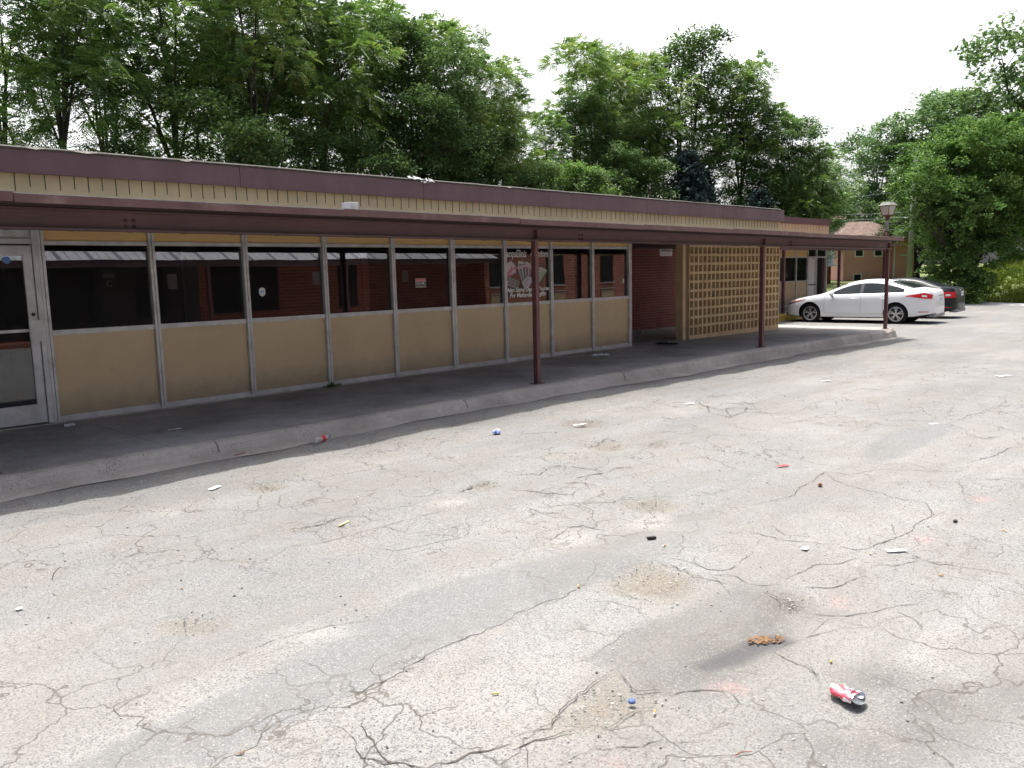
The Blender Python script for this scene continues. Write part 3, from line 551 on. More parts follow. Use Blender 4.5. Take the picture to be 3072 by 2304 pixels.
# ---- walkway slabs
b_ = MB()
x = -12.2
while x < 20.8:
    x1 = min(x+3.05, 20.89)
    for (y0, y1) in ((-2.295, -.0), (0.008, 2.8)):
        if y0 > 0 and x1 < 13.1: continue
        z0 = walkz(x); z1 = walkz(x1)
        b_.add([(x,y0,-.3),(x1-.008,y0,-.3),(x1-.008,y1,-.3),(x,y1,-.3),(x,y0,z0),(x1-.008,y0,z1),(x1-.008,y1,z1),(x,y1,z0)],[(4,5,6,7),(0,1,5,4),(1,2,6,5),(2,3,7,6),(3,0,4,7)])
    x = x1
    if x1 >= 20.89: break
for k in range(6):
    x = 18.9+k*2.9
    b_.box(x, x+2.892, 3.20, 5.4, -.3, .08)
b_.box(19.36, 20.9, 2.81, 3.19, -.3, .09)
tag(obj('pavement', b_, M['walk']), kind='structure')
def kerb_sweep(path, name, mat, seglen=3.05, seed=1):
    rr = random.Random(seed); b_ = MB()
    P = [Vector((p[0], p[1], 0)) for p in path]; Q = [P[0]]
    for k in range(len(P)-1):
        n = max(1, int((P[k+1]-P[k]).length/.12))
        for q in range(1, n+1): Q.append(P[k].lerp(P[k+1], q/n))
    acc = 0; rows = []
    jit = rr.uniform(-.01,.01)
    def emit(rows):
        n0 = len(b_.v); m_ = len(rows[0])
        for r_ in rows: b_.v += r_
        for a in range(len(rows)-1):
            for c in range(m_-1):
                b_.f.append((n0+a*m_+c, n0+a*m_+c+1, n0+(a+1)*m_+c+1, n0+(a+1)*m_+c)); b_.m.append(0)
        b_.f.append(tuple(n0+c for c in range(m_))); b_.m.append(0)
        b_.f.append(tuple(n0+(len(rows)-1)*m_+c for c in range(m_))[::-1]); b_.m.append(0)
    for k, q in enumerate(Q):
        d = (Q[min(k+1,len(Q)-1)]-Q[max(k-1,0)]).normalized(); n = Vector((d.y,-d.x,0))
        zt = walkz(q.x)+jit*.3; zb = lotz(q.x)-.05
        wob = .012*noise.noise(Vector((q.x*1.1, q.y, seed)))
        ch = .016*max(0, noise.noise(Vector((q.x*2.7, q.y*2.7, seed+9)))-.12)*4
        prof = [(-.125,zb),(-.125,zt-.004),(-.10,zt+.002),(-.055,zt+.001-ch*.3),(-.02,zt-.012-ch),(.012,zt-.04-ch*.6),(.05,zb+.05),(.075,zb)]
        row = [tuple(Vector((q.x,q.y,0))+n*(o+jit+wob)+Vector((0,0,z+ (wob*.8 if 0<i_<7 else 0)))) for i_,(o,z) in enumerate(prof)]
        rows.append(row)
        if k: acc += (q-Q[k-1]).length
        if acc > seglen and k < len(Q)-2:
            emit(rows); acc = 0; jit = rr.uniform(-.012,.012)
            back = []
            rows = [[tuple(Vector(v)+d*.012+n*(jit)) for v in row]]
    if len(rows) > 1: emit(rows)
    o = obj(name, b_, mat); tag(o, kind='structure'); return o
def arc(cx, cy, r, a0, a1, n=6): return [(cx+r*math.cos(R(a0+(a1-a0)*k/n)), cy+r*math.sin(R(a0+(a1-a0)*k/n))) for k in range(n+1)]
kerb_sweep([(-12.2,-2.42),(20.5,-2.42)]+arc(20.5,-1.9,.52,-90,0)+[(21.02,2.6)]+arc(21.5,2.6,.48,180,90), 'kerb', M['kerb'])
kerb_sweep([(21.52,3.08),(36.4,3.08)], 'kerb_yellow', M['yellow'], seed=4)
# thin strip of gutter concrete along the foot of the kerb
b_ = MB()
xg = np.arange(-8, 20.3, .35)
for k in range(len(xg)-1):
    f = lambda x: -2.50-.16-.035*math.sin(x*1.9)-.03*math.sin(x*5.3)-.05*math.sin(x*.7)
    x0, x1 = xg[k], xg[k+1]
    b_.add([(x0,f(x0),lotz(x0)+.004),(x1,f(x1),lotz(x1)+.004),(x1,-2.3,lotz(x1)+.03),(x0,-2.3,lotz(x0)+.03)],[(0,1,2,3)])
tag(obj('gutter', b_, M['kerb'], smooth=True), kind='structure')

# ------------------------------------------------------------------ main building
def cz(x): return -.0042*(x-2)
B = empty('commercial_building', (0,0,0), 0, 'long low brown and tan shop building with purple brown fascia and covered walkway', 'building')
X0 = -9.0; XE = 18.84
# shell walls
b_ = MB(); b_.box(X0, X0+.2, 0.05, 9.8, -.2, 2.9); b_.box(X0+.2, XE-.2, 9.6, 9.8, -.2, 2.9); b_.box(XE-.2, XE, 2.82, 9.8, -.2, 2.9)
b_.box(13.2, 19.5, 2.8, 2.98, .0, 2.25)                      # brick wall at the back of the recess
b_.box(13.24, 13.4, .08, 2.8, .1, 2.3)                     # return wall beside the last shop window
obj('brick_wall', b_, M['brick'], B)
b_ = MB(); b_.box(X0-.3, XE-.02, -.36, 10.0, 2.90, 2.965); obj('roof', b_, M['roof_tar'], B)
# fascia: boards with visible joints, slightly wavy top flashing
xj = [X0-.3, -3.4, -.6, 2.15, 4.918, 7.717, 10.395, 13.2, 16.0, XE]
b_ = MB()
for k in range(len(xj)-1):
    b_.box(xj[k]+.003, xj[k+1]-.003, -.405, -.38, 2.765+cz(xj[k]+3)*.6, 2.99)
    b_.box(xj[k]+.003, xj[k+1]-.003, -.415, -.375, 2.752+cz(xj[k]+3)*.6, 2.768+cz(xj[k]+3)*.6)
b_.box(XE-.028, XE-.003, -.379, 9.9, 2.70, 2.985)
obj('fascia', b_, M['fascia'], B)
b_ = MB(); xx = np.arange(X0-.3, XE+.01, .22); n0 = 0
for k, x in enumerate(xx):
    w = .006*noise.noise(Vector((x*1.7,0,0)))+.004*noise.noise(Vector((x*6,0,0)))
    for (y, z) in ((-.412,2.982-.012+w), (-.425+w,2.99+w), (-.40,3.006+w*1.5), (-.2,2.998)): b_.v.append((x, y, z))
for k in range(len(xx)-1):
    for q in range(3): b_.f.append((k*4+q, k*4+q+1, k*4+q+5, k*4+q+4)); b_.m.append(0)
obj('roof_flashing', b_, M['roof_tar'], B)
b_ = MB()
for (x0, x1) in ((2.66,2.82),(3.1,3.32),(4.2,4.33),(9.4,9.5)):
    b_ = MB(); b_.add([(x0,-.43,2.985),((x0+x1)/2,-.437,2.975),(x1,-.43,2.988),(x1,-.424,3.0),(x0,-.424,2.998)],[(0,1,2,3,4)]); obj('torn_flashing', b_, M['kerb'], B)
b_ = MB()
for (x0,x1,z0,z1) in ((7.44,7.68,2.995,3.03),(7.66,7.80,2.955,3.0),(7.76,7.9,2.975,3.02)):
    n_ = 5
    for k in range(n_):
        a0 = x0+(x1-x0)*k/n_; a1 = x0+(x1-x0)*(k+1)/n_; h0 = .012*math.sin(k*2.3); h1 = .012*math.sin((k+1)*2.3)
        b_.add([(a0,-.44+h0,z0+h0),(a1,-.44+h1,z0+h1),(a1,-.40,z1+h1),(a0,-.40,z1-h0)],[(0,1,2,3)])
obj('loose_foil', b_, M['flash'], B, smooth=True)
# vertical board siding under the fascia, with separate grooves
b_ = MB(); g_ = b_
P_ = .1375; x = X0
b_.box(X0, XE-.03, -.33, -.30, 2.30-.07, 2.78)
b_.box(X0, XE-.03, -.338, -.331, 2.30-.07, 2.585, -.07*.4)
k = 0
while x < XE-.1:
    zb = 2.60+cz(x)*.7+(.02 if (k*7)%5 < 2 else 0)-.03*((k*13)%7 == 0)
    b_.mi = 1; g_.box(x, x+.008, -.3335, -.3302, zb, 2.76+cz(x)*.6)
    x += P_+.002*math.sin(k*1.7); k += 1
obj('siding', b_, [M['siding'], M['groove']], B)
# canopy: roof deck, edge strip, beam, posts
def slopebox(b_, x0, x1, y0, y1, z0, z1): b_.box(x0, x1, y0, y1, z0+cz(x0), z1+cz(x0), cz(x1)-cz(x0))
XC = 20.3
b_ = MB(); slopebox(b_, X0, XC-.02, -2.62, -.34, 2.285, 2.325); slopebox(b_, XE+.01, XC-.02, -.34, 2.9, 2.285, 2.325)
cr = obj('canopy_roof', b_, M['roof_tar'], B)
b_ = MB(); slopebox(b_, X0, XC-.03, -2.61, -.01, 2.268, 2.283); slopebox(b_, 13.4, XC-.03, 0.0, 2.79, 2.268, 2.283)
for x in np.arange(X0+.5, XC-.1, .61): slopebox(b_, x, x+.045, -2.12, -.06, 2.21, 2.2675)
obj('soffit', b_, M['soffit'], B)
b_ = MB(); sm = [X0, -3.3, -.7, 1.9, 4.817, 7.336, 9.908, 12.5, 15.1, 17.7, XC]
fl = MB()
for k in range(len(sm)-1):
    j = .004*((k*37)%5-2)
    slopebox(b_, sm[k]+.002, sm[k+1]-.002, -2.652+j*.4, -2.62, 2.262+j*.5, 2.328+j)
    slopebox(fl, sm[k]+.01, sm[k+1]-.01, -2.655+j*.4, -2.56, 2.3282+j, 2.334+j)
b_.box(XC-.02, XC+.012, -2.652, 2.9, 2.262+cz(XC), 2.328+cz(XC))
obj('edge_strip', b_, M['strip'], B); obj('drip_edge', fl, M['flash'], B)
b_ = MB()
slopebox(b_, X0, 20.55-.3, -2.255, -2.125, 2.245, 2.262); slopebox(b_, X0, 20.25, -2.255, -2.125, 2.088, 2.104); slopebox(b_, X0, 20.25, -2.196, -2.184, 2.104, 2.245)
slopebox(b_, 20.25, 20.68, -2.255, -2.125, 2.245, 2.262); slopebox(b_, 20.25, 20.68, -2.255, -2.125, 2.088, 2.104); slopebox(b_, 20.25, 20.67, -2.196, -2.184, 2.104, 2.245)
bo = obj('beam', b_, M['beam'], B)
b_ = MB()
for xb in (9.03, 15.46, 2.9):
    for dx in (-.035, .035):
        for dz in (.10, .05): obj('bolt', MB().lathe([(.014,-.012),(.014,0),(.0,.002)], (xb+dx, -2.197, 2.104+dz+cz(xb)-.02), 8, 'y'), M['soffit'], bo)
for x in (1.64, 8.088, 14.342, 20.596):
    b_ = MB(); w = .037; zt = 2.08+cz(x)
    b_.bevbox(x-w, x+w, -2.19-w, -2.19+w, walkz(x)+.008, zt, .006)
    po = obj('post', b_, M['post'], B)
    b_ = MB(); b_.box(x-.09, x+.09, -2.19-.06, -2.19+.06, walkz(x)-.005, walkz(x)+.0085); obj('base_plate', b_, M['post'], po)
    b_ = MB(); b_.box(x-.075, x+.075, -2.255, -2.125, zt-.0, zt+.0075); b_.box(x-.006, x+.006, -2.25, -2.13, zt+.024, zt+.15)
    obj('cap_plate', b_, M['post'], po)
# ---- storefront
MX = [2.816+1.1492*k for k in range(10)]
left = [-6.9,-5.75,-4.6,-3.45,-2.3,-1.15,0.0,.93,1.72]
def wbox(y0, y1, x0, x1, z0, z1): return MB().box(x0, x1, y0, y1, z0, z1)
for k, x in enumerate(left+MX):
    w = .062 if x not in (MX[5],) else .085
    if x == MX[9]: w = .075
    b_ = MB(); b_.box(x-w/2, x-.004, -.045, .055, .185, 2.265); b_.box(x+.004, x+w/2, -.045, .055, .185, 2.265)
    b_.box(x-.0038, x+.0038, -.030, .05, .185, 2.26)
    obj('mullion', b_, M['alu'], B)
b_ = MB(); b_.box(2.735, 2.785, -.04, .055, .19, 2.265); b_.box(1.752, 1.80, -.04, .055, .19, 2.265); obj('door_jamb', b_, M['alu'], B)
bays = [(left[i], left[i+1]) for i in range(7)]+[(MX[i], MX[i+1]) for i in range(9)]
for (a, c) in bays:
    a += .0345; c -= .0345
    if abs(a-MX[5]) < .05: a += .009
    if abs(c-MX[5]) < .05: c -= .009
    b_ = MB(); b_.box(a, c, -.02, .05, 2.062, 2.106)
    obj('head_rail', b_, M['alu'], B)
    b_ = MB(); b_.box(a, c, -.028, .05, 1.112, 1.165); obj('sill_rail', b_, M['alu'], B)
    b_ = MB(); b_.box(a, c, -.02, .05, .19, .245); b_.box(a, c, -.036, -.0205, .187, .212); obj('base_rail', b_, M['alu'], B)
    b_ = MB(); b_.box(a, c, .0, .03, 2.1065, 2.268); obj('transom_panel', b_, M['trans'], B)
    b_ = MB(); b_.box(a, c, .0, .03, .2455, 1.1115); obj('lower_panel', b_, M['panel'], B)
    b_ = MB(); b_.box(a, c, .012, .018, 1.1655, 2.0615); obj('window_pane', b_, M['glass'], B)
b_ = MB(); b_.box(1.80, 2.735, -.02, .05, 2.072, 2.125); b_.box(1.80, 2.735, .01,.018, 2.1255, 2.265); obj('door_transom', b_, [M['alu'], M['glass']], B)
b_ = MB(); b_.box(X0+.2, 13.21, -.05, .09, .10, .185); obj('sill_concrete', b_, M['kerb'], B)
# door with wide aluminium stiles
D = obj('door', MB().box(1.81, 1.90, -.015, .035, .20, 2.055).box(2.645, 2.728, -.015, .035, .20, 2.055).box(1.90, 2.645, -.015, .035, 1.955, 2.055).box(1.90, 2.645, -.015, .035, .20, .40), M['alu'], B)
obj('door_glass', MB().box(1.90, 2.645, .006, .012, .40, 1.955), M['glass'], D)
obj('push_bar', MB().box(1.90, 2.645, -.02, .03, 1.165, 1.195), M['alu'], D)
b_ = MB().bevbox(2.625, 2.735, -.075, -.052, 1.06, 1.29, .01).box(2.69,2.725,-.055,-.016,1.1,1.25); obj('handle', b_, M['alu'], D)
obj('lock', MB().lathe([(.02,-.022),(.02,-.014)], (2.69,-.0,1.345), 12, 'y'), M['dark_metal'], D)
# screen wall of square openings
SX0, SX1 = 15.26, 19.36
b_ = MB(); pit = (SX1-SX0)/23.
for k in range(24):
    x = SX0+k*pit
    x0_ = x-(.0 if k == 0 else .028); x1_ = x+(.028 if k < 23 else .0)
    b_.box(x0_, x1_, -.05, .05, .235, 2.25)
zr = 2.25-.11
k = 0
while zr > .26:
    for q in range(23):
        b_.box(SX0+q*pit+.0285, SX0+(q+1)*pit-.0285, -.048, .048, zr-.027, zr+.027)
    zr -= .1902
b_.box(SX0, SX1, -.052, .052, .105, .2345)
obj('block_screen', b_, M['screen'], B)
obj('screen_jamb', MB().box(15.08, 15.255, -.02, .10, .12, 2.26), M['screen_shade'], B)
b_ = MB(); b_.box(14.975, 15.079, -.07, .10, .12, 2.26); obj('screen_pilaster', b_, M['screen'], B)
b_ = MB(); b_.box(13.42, 18.6, 2.60, 2.79, 2.19, 2.235); b_.box(13.26, 14.96, .06, .12, 2.195, 2.25); obj('recess_trim', b_, M['beam'], B)
b_ = MB(); b_.box(13.215, 13.238, .0, 2.8, .17, 2.25); obj('corner_trim', b_, M['alu'], B)
# interior rooms seen through the glass
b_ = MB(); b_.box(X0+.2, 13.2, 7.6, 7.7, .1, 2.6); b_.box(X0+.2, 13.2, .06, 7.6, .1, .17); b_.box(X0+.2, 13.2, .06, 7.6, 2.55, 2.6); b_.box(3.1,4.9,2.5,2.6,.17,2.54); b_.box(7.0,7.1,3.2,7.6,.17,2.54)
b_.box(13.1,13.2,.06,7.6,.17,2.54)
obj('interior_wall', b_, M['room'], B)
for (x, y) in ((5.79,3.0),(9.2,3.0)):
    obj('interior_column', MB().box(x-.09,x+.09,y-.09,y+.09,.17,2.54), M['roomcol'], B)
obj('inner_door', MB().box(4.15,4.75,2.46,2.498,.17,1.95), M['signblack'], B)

# ---- signs and stickers, each its own thing
s = empty('suite_sign', (4.365,2.44,1.755), 0, 'small faded SUITE C lettering inside the first shop window', 'sign')
obj('sign_plate', MB().box(-.085,.085,-.004,.0,-.03,.03), M['signgrey'], s)
obj('lettering', text_mesh('SUITE', .055, face_y(0,-.006,-.02)), M['signwhite'], s); obj('letter', text_mesh('C', .12, face_y(0,-.006,-.15)), M['signwhite'], s)
s = empty('security_sign', (7.94,-.002,1.543), 0, 'red and black 24 HR. sign with white border stuck on a shop window', 'sign')
obj('sign_plate', MB().box(-.098,.098,.0,.004,-.066,.066), M['signwhite'], s)
obj('red_band', MB().box(-.092,.092,-.002,-.0005,.018,.062), M['signred'], s); obj('black_field', MB().box(-.092,.092,-.002,-.0005,-.058,.015), M['signblack'], s)
obj('lettering', text_mesh('24 HR.', .058, face_y(0,-.0035,-.028), bold=.001).add(*(lambda t:(t.v,t.f))(text_mesh('SURVEILLANCE', .022, face_y(0,-.0035,-.052)))).add(*(lambda t:(t.v,t.f))(text_mesh('WARNING', .032, face_y(0,-.0035,.027)))), M['signwhite'], s)
s = empty('notice_sign', (18.64,2.79,2.145), 0, 'red and white notice sign screwed high on the dark brick recess wall', 'sign')
obj('sign_plate', MB().box(-.29,.29,-.01,.0,-.135,.135), M['signwhite'], s)
obj('red_band', MB().box(-.25,.25,-.0125,-.0105,.055,.125), M['signred'], s)
obj('grey_band', MB().box(-.25,.25,-.0125,-.0105,-.02,.035), M['signgrey'], s)
obj('lettering', text_mesh('NOTICE', .055, face_y(0,-.014,.064)), M['signwhite'], s)
obj('small_lettering', text_mesh('NO SOLICITING', .045, face_y(0,-.0125,-.09)), M['signgrey'], s)
s = empty('security_sticker', (5.333,-.002,1.49), 0, 'small pale blue shield sticker low on the third shop window', 'sticker')
def shield(w, h, y):
    pts = [(-w,.55*h),(-.75*w,.72*h),(-.3*w,.98*h),(.3*w,.98*h),(.75*w,.72*h),(w,.55*h),(.86*w,.3*h),(.98*w,-.2*h),(.7*w,-.65*h),(0,-h),(-.7*w,-.65*h),(-.98*w,-.2*h),(-.86*w,.3*h)]
    return MB().poly([(a,y,c) for a,c in pts][::-1])
obj('backing', shield(.046,.058,.0), M['signwhite'], s); obj('face', shield(.038,.038,-.001), M['plate'], s); obj('bar', MB().box(-.028,.028,-.003,-.0015,.0,.009), M['signblue'], s)
s = obj('round_sticker', MB().lathe([(.038,-.002),(.038,0)], (2.50,.004,1.91), 16, 'y'), M['signblue']); tag(s, 'small round blue sticker near the top of the glass door', 'sticker')
s = obj('entry_sticker', MB().bevbox(12.975,13.02,.008,.0115,1.42,1.50,.003), M['signwhite']); tag(s, 'small white sticker on the last shop window beside the brick recess', 'sticker')
s = empty('junction_box', (4.97,-2.56,2.322), 0, 'small pale grey metal box standing on the walkway canopy', 'box')
obj('box_body', MB().bevbox(-.085,.085,-.05,.16,.0,.115,.006), M['white_pl'], s)
obj('box_cover', MB().box(-.06,.075,-.056,-.0505,.012,.104), M['alu'], s); obj('knob', MB().lathe([(.008,-.064),(.008,-.056)], (.0,.0,.055), 8, 'y'), M['signwhite'], s); s.scale = (.66,)*3

# ---- painted window (paint lies on the outside of the glass)
def cmesh(name, shapes, mat, parent):
    """shapes: list of (polygon [(x,z)], colour, layer)"""
    V = []; Fc = []; C = []
    for pts, c, l in shapes:
        n = len(V); V += [(a, -.001-.0012*l, z) for a, z in pts]; Fc.append(tuple(range(n, n+len(pts)))); C += [c]*len(pts)
    me = bpy.data.meshes.new(name); me.from_pydata(V, [], Fc)
    at = me.color_attributes.new('col', 'FLOAT_COLOR', 'POINT')
    for k, c in enumerate(C): at.data[k].color = (*c, 1)
    o = bpy.data.objects.new(name, me); col.objects.link(o); me.materials.append(mat); o.parent = parent; return o
mural = empty('window_mural', (MX[6]+.035, .011, 1.165), 0, 'snack mural with popcorn, sweets and white script painted on a shop window', 'window painting')
def blob(cx, cz_, rx, rz, n=14, wob=.0, rot=0, seed=0):
    rs = random.Random(seed); out = []
    for k in range(n):
        t = 2*math.pi*k/n; r_ = 1+wob*(rs.random()-.5)*2
        a, c = rx*r_*math.cos(t), rz*r_*math.sin(t); out.append((cx+a*math.cos(rot)-c*math.sin(rot), cz_+a*math.sin(rot)+c*math.cos(rot)))
    return out
def mu(u, v):  # 0..1 across the pane, 0..1 downwards
    return (u*1.08, .885*(1-v))
S = []
ink = (.03,.02,.035); pink = (.75,.16,.25); pale = (.78,.62,.66)
def P(pts): return [mu(a, c) for a, c in pts]
S += [(P([(0,.29),(.05,.24),(.14,.2),(.22,.25),(.27,.32),(.26,.44),(.2,.5),(.1,.53),(.02,.55),(0,.45)]), ink, 0), (P([(.02,.3),(.06,.26),(.14,.22),(.2,.27),(.25,.33),(.24,.43),(.18,.48),(.1,.51),(.02,.53)]), pale, 1),
      (P([(.02,.47),(.08,.42),(.14,.33),(.2,.29),(.24,.35),(.22,.44),(.14,.5),(.03,.54)]), pink, 2), (P([(.09,.46),(.15,.42),(.2,.37),(.22,.42),(.15,.47)]), (.9,.75,.8), 3)]
for (u, v, r_) in ((.17,.33,.03),(.06,.40,.03),(.15,.45,.02)): S += [(blob(*mu(u,v), r_*1.2, r_*1.3, 12), (.35,.4,.42), 4), (blob(*mu(u+.005,v-.008), r_*.7, r_*.7, 10), (.85,.8,.8), 5)]
# striped tub with popcorn
S += [(P([(.27,.33),(.62,.33),(.56,.62),(.36,.62)]), ink, 1)]
cols = [(.62,.4,.42),(.1,.16,.24),(.55,.66,.68),(.1,.1,.16),(.72,.4,.32),(.2,.1,.22),(.6,.64,.68),(.5,.2,.25)]
for k in range(8):
    a0 = .285+k*.04; a1 = a0+.033; c0 = .37+k*.0225; c1 = c0+.019
    S.append((P([(a0,.35),(a1,.35),(c1,.61),(c0,.61)]), cols[k], 2))
S.append((P([(.265,.335),(.33,.305),(.45,.295),(.57,.305),(.63,.335),(.62,.365),(.45,.335),(.28,.375)]), (.74,.5,.55), 3))
for k in range(16):
    u = .3+.3*((k*.618)%1); v = .30-.09*((k*.37)%1)*(1-abs(u-.45)*3); S.append((blob(*mu(u,v), .030, .026, 8, .25, 0, k), (.55+.2*((k*.3)%1),.58,.5) if k%4 else (.25,.3,.25), 4+k%3))
# box of chocolates
S += [(P([(.0,.66),(.08,.50),(.33,.60),(.27,.77),(.22,.78)]), ink, 3), (P([(.02,.65),(.09,.52),(.31,.61),(.25,.745)]), (.55,.55,.6), 4), (P([(.035,.648),(.096,.535),(.295,.615),(.242,.728)]), (.16,.13,.16), 5)]
for a in range(3):
    for c in range(2):
        u = .085+a*.062+c*-.025; v = .575+a*.032+c*.062; S += [(blob(*mu(u,v), .028, .028, 12), (.48,.44,.46), 6), (blob(*mu(u,v), .018, .018, 10), (.2,.12,.12), 7)]
# paper cone, ice cream slice
S += [(P([(.34,.62),(.5,.48),(.66,.56),(.52,.76),(.42,.78)]), ink, 5), (P([(.36,.625),(.5,.50),(.64,.565),(.51,.74),(.425,.755)]), (.66,.62,.68), 6), (P([(.42,.64),(.5,.52),(.52,.53),(.44,.74)]), (.5,.46,.54), 7)]
S += [(P([(.66,.36),(.74,.32),(.86,.33),(.97,.40),(.96,.45),(.8,.66),(.72,.70),(.68,.55)]), ink, 3), (P([(.68,.37),(.75,.335),(.86,.345),(.95,.41),(.93,.45),(.79,.63),(.73,.67),(.70,.5)]), (.42,.5,.38), 4), (P([(.7,.36),(.78,.34),(.9,.37),(.95,.41),(.93,.44),(.8,.38)]), (.66,.6,.45), 5), (P([(.7,.55),(.76,.56),(.72,.6)]), (.8,.35,.08), 6)]
art = cmesh('artwork', S, M['mural'], mural)
def script(txt, size, u, v, bold, colr, lay):
    x_, z_ = mu(u, v)
    return text_mesh(txt, size, face_y(x_, -.012, z_), shear=.25, bold=bold, align='LEFT')
t = script('JacquElinis', .165, .0, .145, .0035, 0, 0); t2 = script('Creations', .165, .56, .145, .0035, 0, 0)
for tt in (t, t2):
    xs_ = [v[0] for v in tt.v]; x0_ = min(xs_); w_ = max(xs_)-x0_; tgt = .50*1.08 if tt is t else .42*1.08
    tt.v = [(x0_+(v[0]-x0_)*tgt/w_, v[1], v[2]) for v in tt.v]
obj('lettering', t.add(t2.v, t2.f), M["signwhite"], mural)
t = script('Also Same Day', .10, .02, .80, .004, 0, 0).add(*(lambda q:(q.v,q.f))(script('For Mailorders', .10, .08, .90, .004, 0, 0))).add(*(lambda q:(q.v,q.f))(script('Yourself', .10, .72, .79, .004, 0, 0))).add(*(lambda q:(q.v,q.f))(script('gifts', .10, .76, .89, .004, 0, 0)))
obj('lower_lettering', t, M["signwhite"], mural)
# ------------------------------------------------------------------ set back shop wing
W = empty('shop_wing', (0,0,0), 0, 'set back shop wing beyond the screen wall with glass door and tan panels', 'building')
b_ = MB(); b_.box(18.9, 34.72, 10.5, 10.7, -.3, 3.2); b_.box(34.56, 34.72, 5.46, 10.5, -.3, 3.2); b_.box(34.69, 34.76, 5.38, 5.459, -.2, 3.06); obj('brick_wall', b_, M['brick'], W)
b_ = MB(); b_.box(18.9, 34.3, 5.12, 10.8, 3.40, 3.47); obj('roof', b_, M['roof_tar'], W)
b_ = MB(); b_.box(18.9, 34.27, 5.08, 5.115, 3.315, 3.555); b_.box(34.24, 34.27, 5.116, 10.8, 3.315, 3.555); obj('fascia', b_, M['fascia'], W)
b_ = MB(); b_.box(18.9, 34.23, 5.13, 5.16, 2.5, 3.313); b_.box(34.2, 34.23, 5.161, 10.8, 2.3, 3.313); b_.mi = 1
for x in np.arange(19, 34.2, .275): b_.box(x, x+.01, 5.1265, 5.1295, 3.10, 3.31)
obj('siding', b_, [M['siding'], M['groove']], W)
b_ = MB(); b_.box(18.9, 36.0, 2.95, 5.119, 2.42, 2.47); b_.box(18.9, 36.0, 2.93, 2.949, 2.40, 2.49); obj('canopy_roof', b_, M['strip'], W)
b_ = MB(); b_.box(18.95, 35.9, 3.28, 3.40, 2.22, 2.415); obj('beam', b_, M['beam'], W)
for x in (22.0, 26.54, 31.08, 35.6):
    o = obj('post', MB().bevbox(x-.045, x+.045, 3.30, 3.39, walkz(x)-.02, 2.215, .006), M['post'], W)
for x in (27.4, 28.86, 30.33, 31.80, 32.83, 33.66, 34.62):
    obj('mullion', MB().box(x-.035, x+.035, 5.36, 5.45, .08, 2.50), M['alu'], W)
for (a, c) in ((27.4,28.86),(28.86,30.33),(30.33,31.80),(31.80,32.83)):
    a += .036; c -= .036
    obj('window_pane', MB().box(a, c, 5.41, 5.415, 1.09, 2.00), M['glass'], W)
    obj('rail', MB().box(a, c, 5.37, 5.44, 1.04, 1.0895).box(a, c, 5.37, 5.44, 2.0005, 2.05).box(a, c, 5.37, 5.44, .08, .14), M['alu'], W)
    obj('lower_panel', MB().box(a, c, 5.40, 5.42, .1405, 1.0395), M['panel'], W)
    obj('transom_panel', MB().box(a, c, 5.40, 5.42, 2.0505, 2.5), M['trans'], W)
obj('rail', MB().box(32.87, 34.58, 5.37, 5.44, 2.0, 2.05), M['alu'], W)
obj('transom_glass', MB().box(32.87, 34.58, 5.41, 5.415, 2.051, 2.5), M['glass'], W)
d = obj('door', MB().box(32.90, 32.97, 5.38, 5.43, .1, 1.99).box(33.55, 33.62, 5.38, 5.43, .1, 1.99).box(32.97, 33.55, 5.38, 5.43, 1.9, 1.99).box(32.97, 33.55, 5.38, 5.43, .1, .3), M['alu'], W)
obj('door_glass', MB().box(32.97, 33.55, 5.40, 5.41, .3, 1.9), M['white_pl'], d); obj('push_bar', MB().box(32.95, 33.57, 5.35, 5.379, .88, .92), M['dark_metal'], d)
obj('inner_door', MB().box(33.75, 34.3, 5.7, 5.74, .1, 1.85), M['rust'], W)
obj('interior_wall', MB().box(27.3, 34.5, 8.2, 8.3, .0, 2.9).box(27.3, 34.5, 5.5, 8.2, .05, .08).box(27.3, 34.5, 5.5, 8.2, 2.6, 2.65).box(27.2,27.3,5.5,8.3,0,2.9).box(34.45,34.55,5.47,8.3,0,2.9), M['room'], W)
obj('paper_poster', MB().box(30.75, 31.25, 5.55, 5.57, 1.1, 1.75), M['screen'], W)
obj('window_notice', MB().box(30.72, 30.86, 5.42, 5.425, 1.68, 1.95), M['white_pl'], W)

# ------------------------------------------------------------------ shops on the other side of the lot (seen as reflections in the glass)
O = empty('facing_building', (10,-20,0), 0, 'red brick shop row with white ribbed awning reflected in the shop windows', 'building'); O.location = (0,1.5376,.2624); O.scale = (.84,)*3
b_ = MB(); b_.box(-16, 14.6, -26, -21.5, -1., 3.9); b_.mi = 1; b_.box(14.6, 28.6, -26, -21.5, -1., 3.9); b_.box(28.6, 60, -26, -20, -1., 3.4)
obj('brick_wall', b_, [M['room'], M['brick_far']], O)  # left stretch of brick coloured dark to stand for shade under the awning
b_ = MB(); ax0, ax1 = -14, 28.8
for x in np.arange(ax0, ax1-.2, .32):
    b_.add([(x,-19.3,2.42),(x+.30,-19.3,2.42),(x+.30,-21.48,3.42),(x,-21.48,3.42)],[(0,1,2,3)])
    b_.add([(x+.30,-19.3,2.42),(x+.32,-19.3,2.395),(x+.32,-21.48,3.395),(x+.30,-21.48,3.42)],[(0,1,2,3)])
obj('awning', b_, M['awning'], O)
b_ = MB()
for x in np.arange(ax0, ax1-.2, .96): b_.add([(x-.07,-19.31,2.43),(x+.07,-19.31,2.43),(x+.07,-21.48,3.435),(x-.07,-21.48,3.435)],[(0,1,2,3)])
obj('awning_seam', b_, M['signgrey'], O)
b_ = MB(); b_.box(ax0, ax1, -19.42, -19.34, 2.2, 2.39); obj('beam', b_, M['beam'], O)
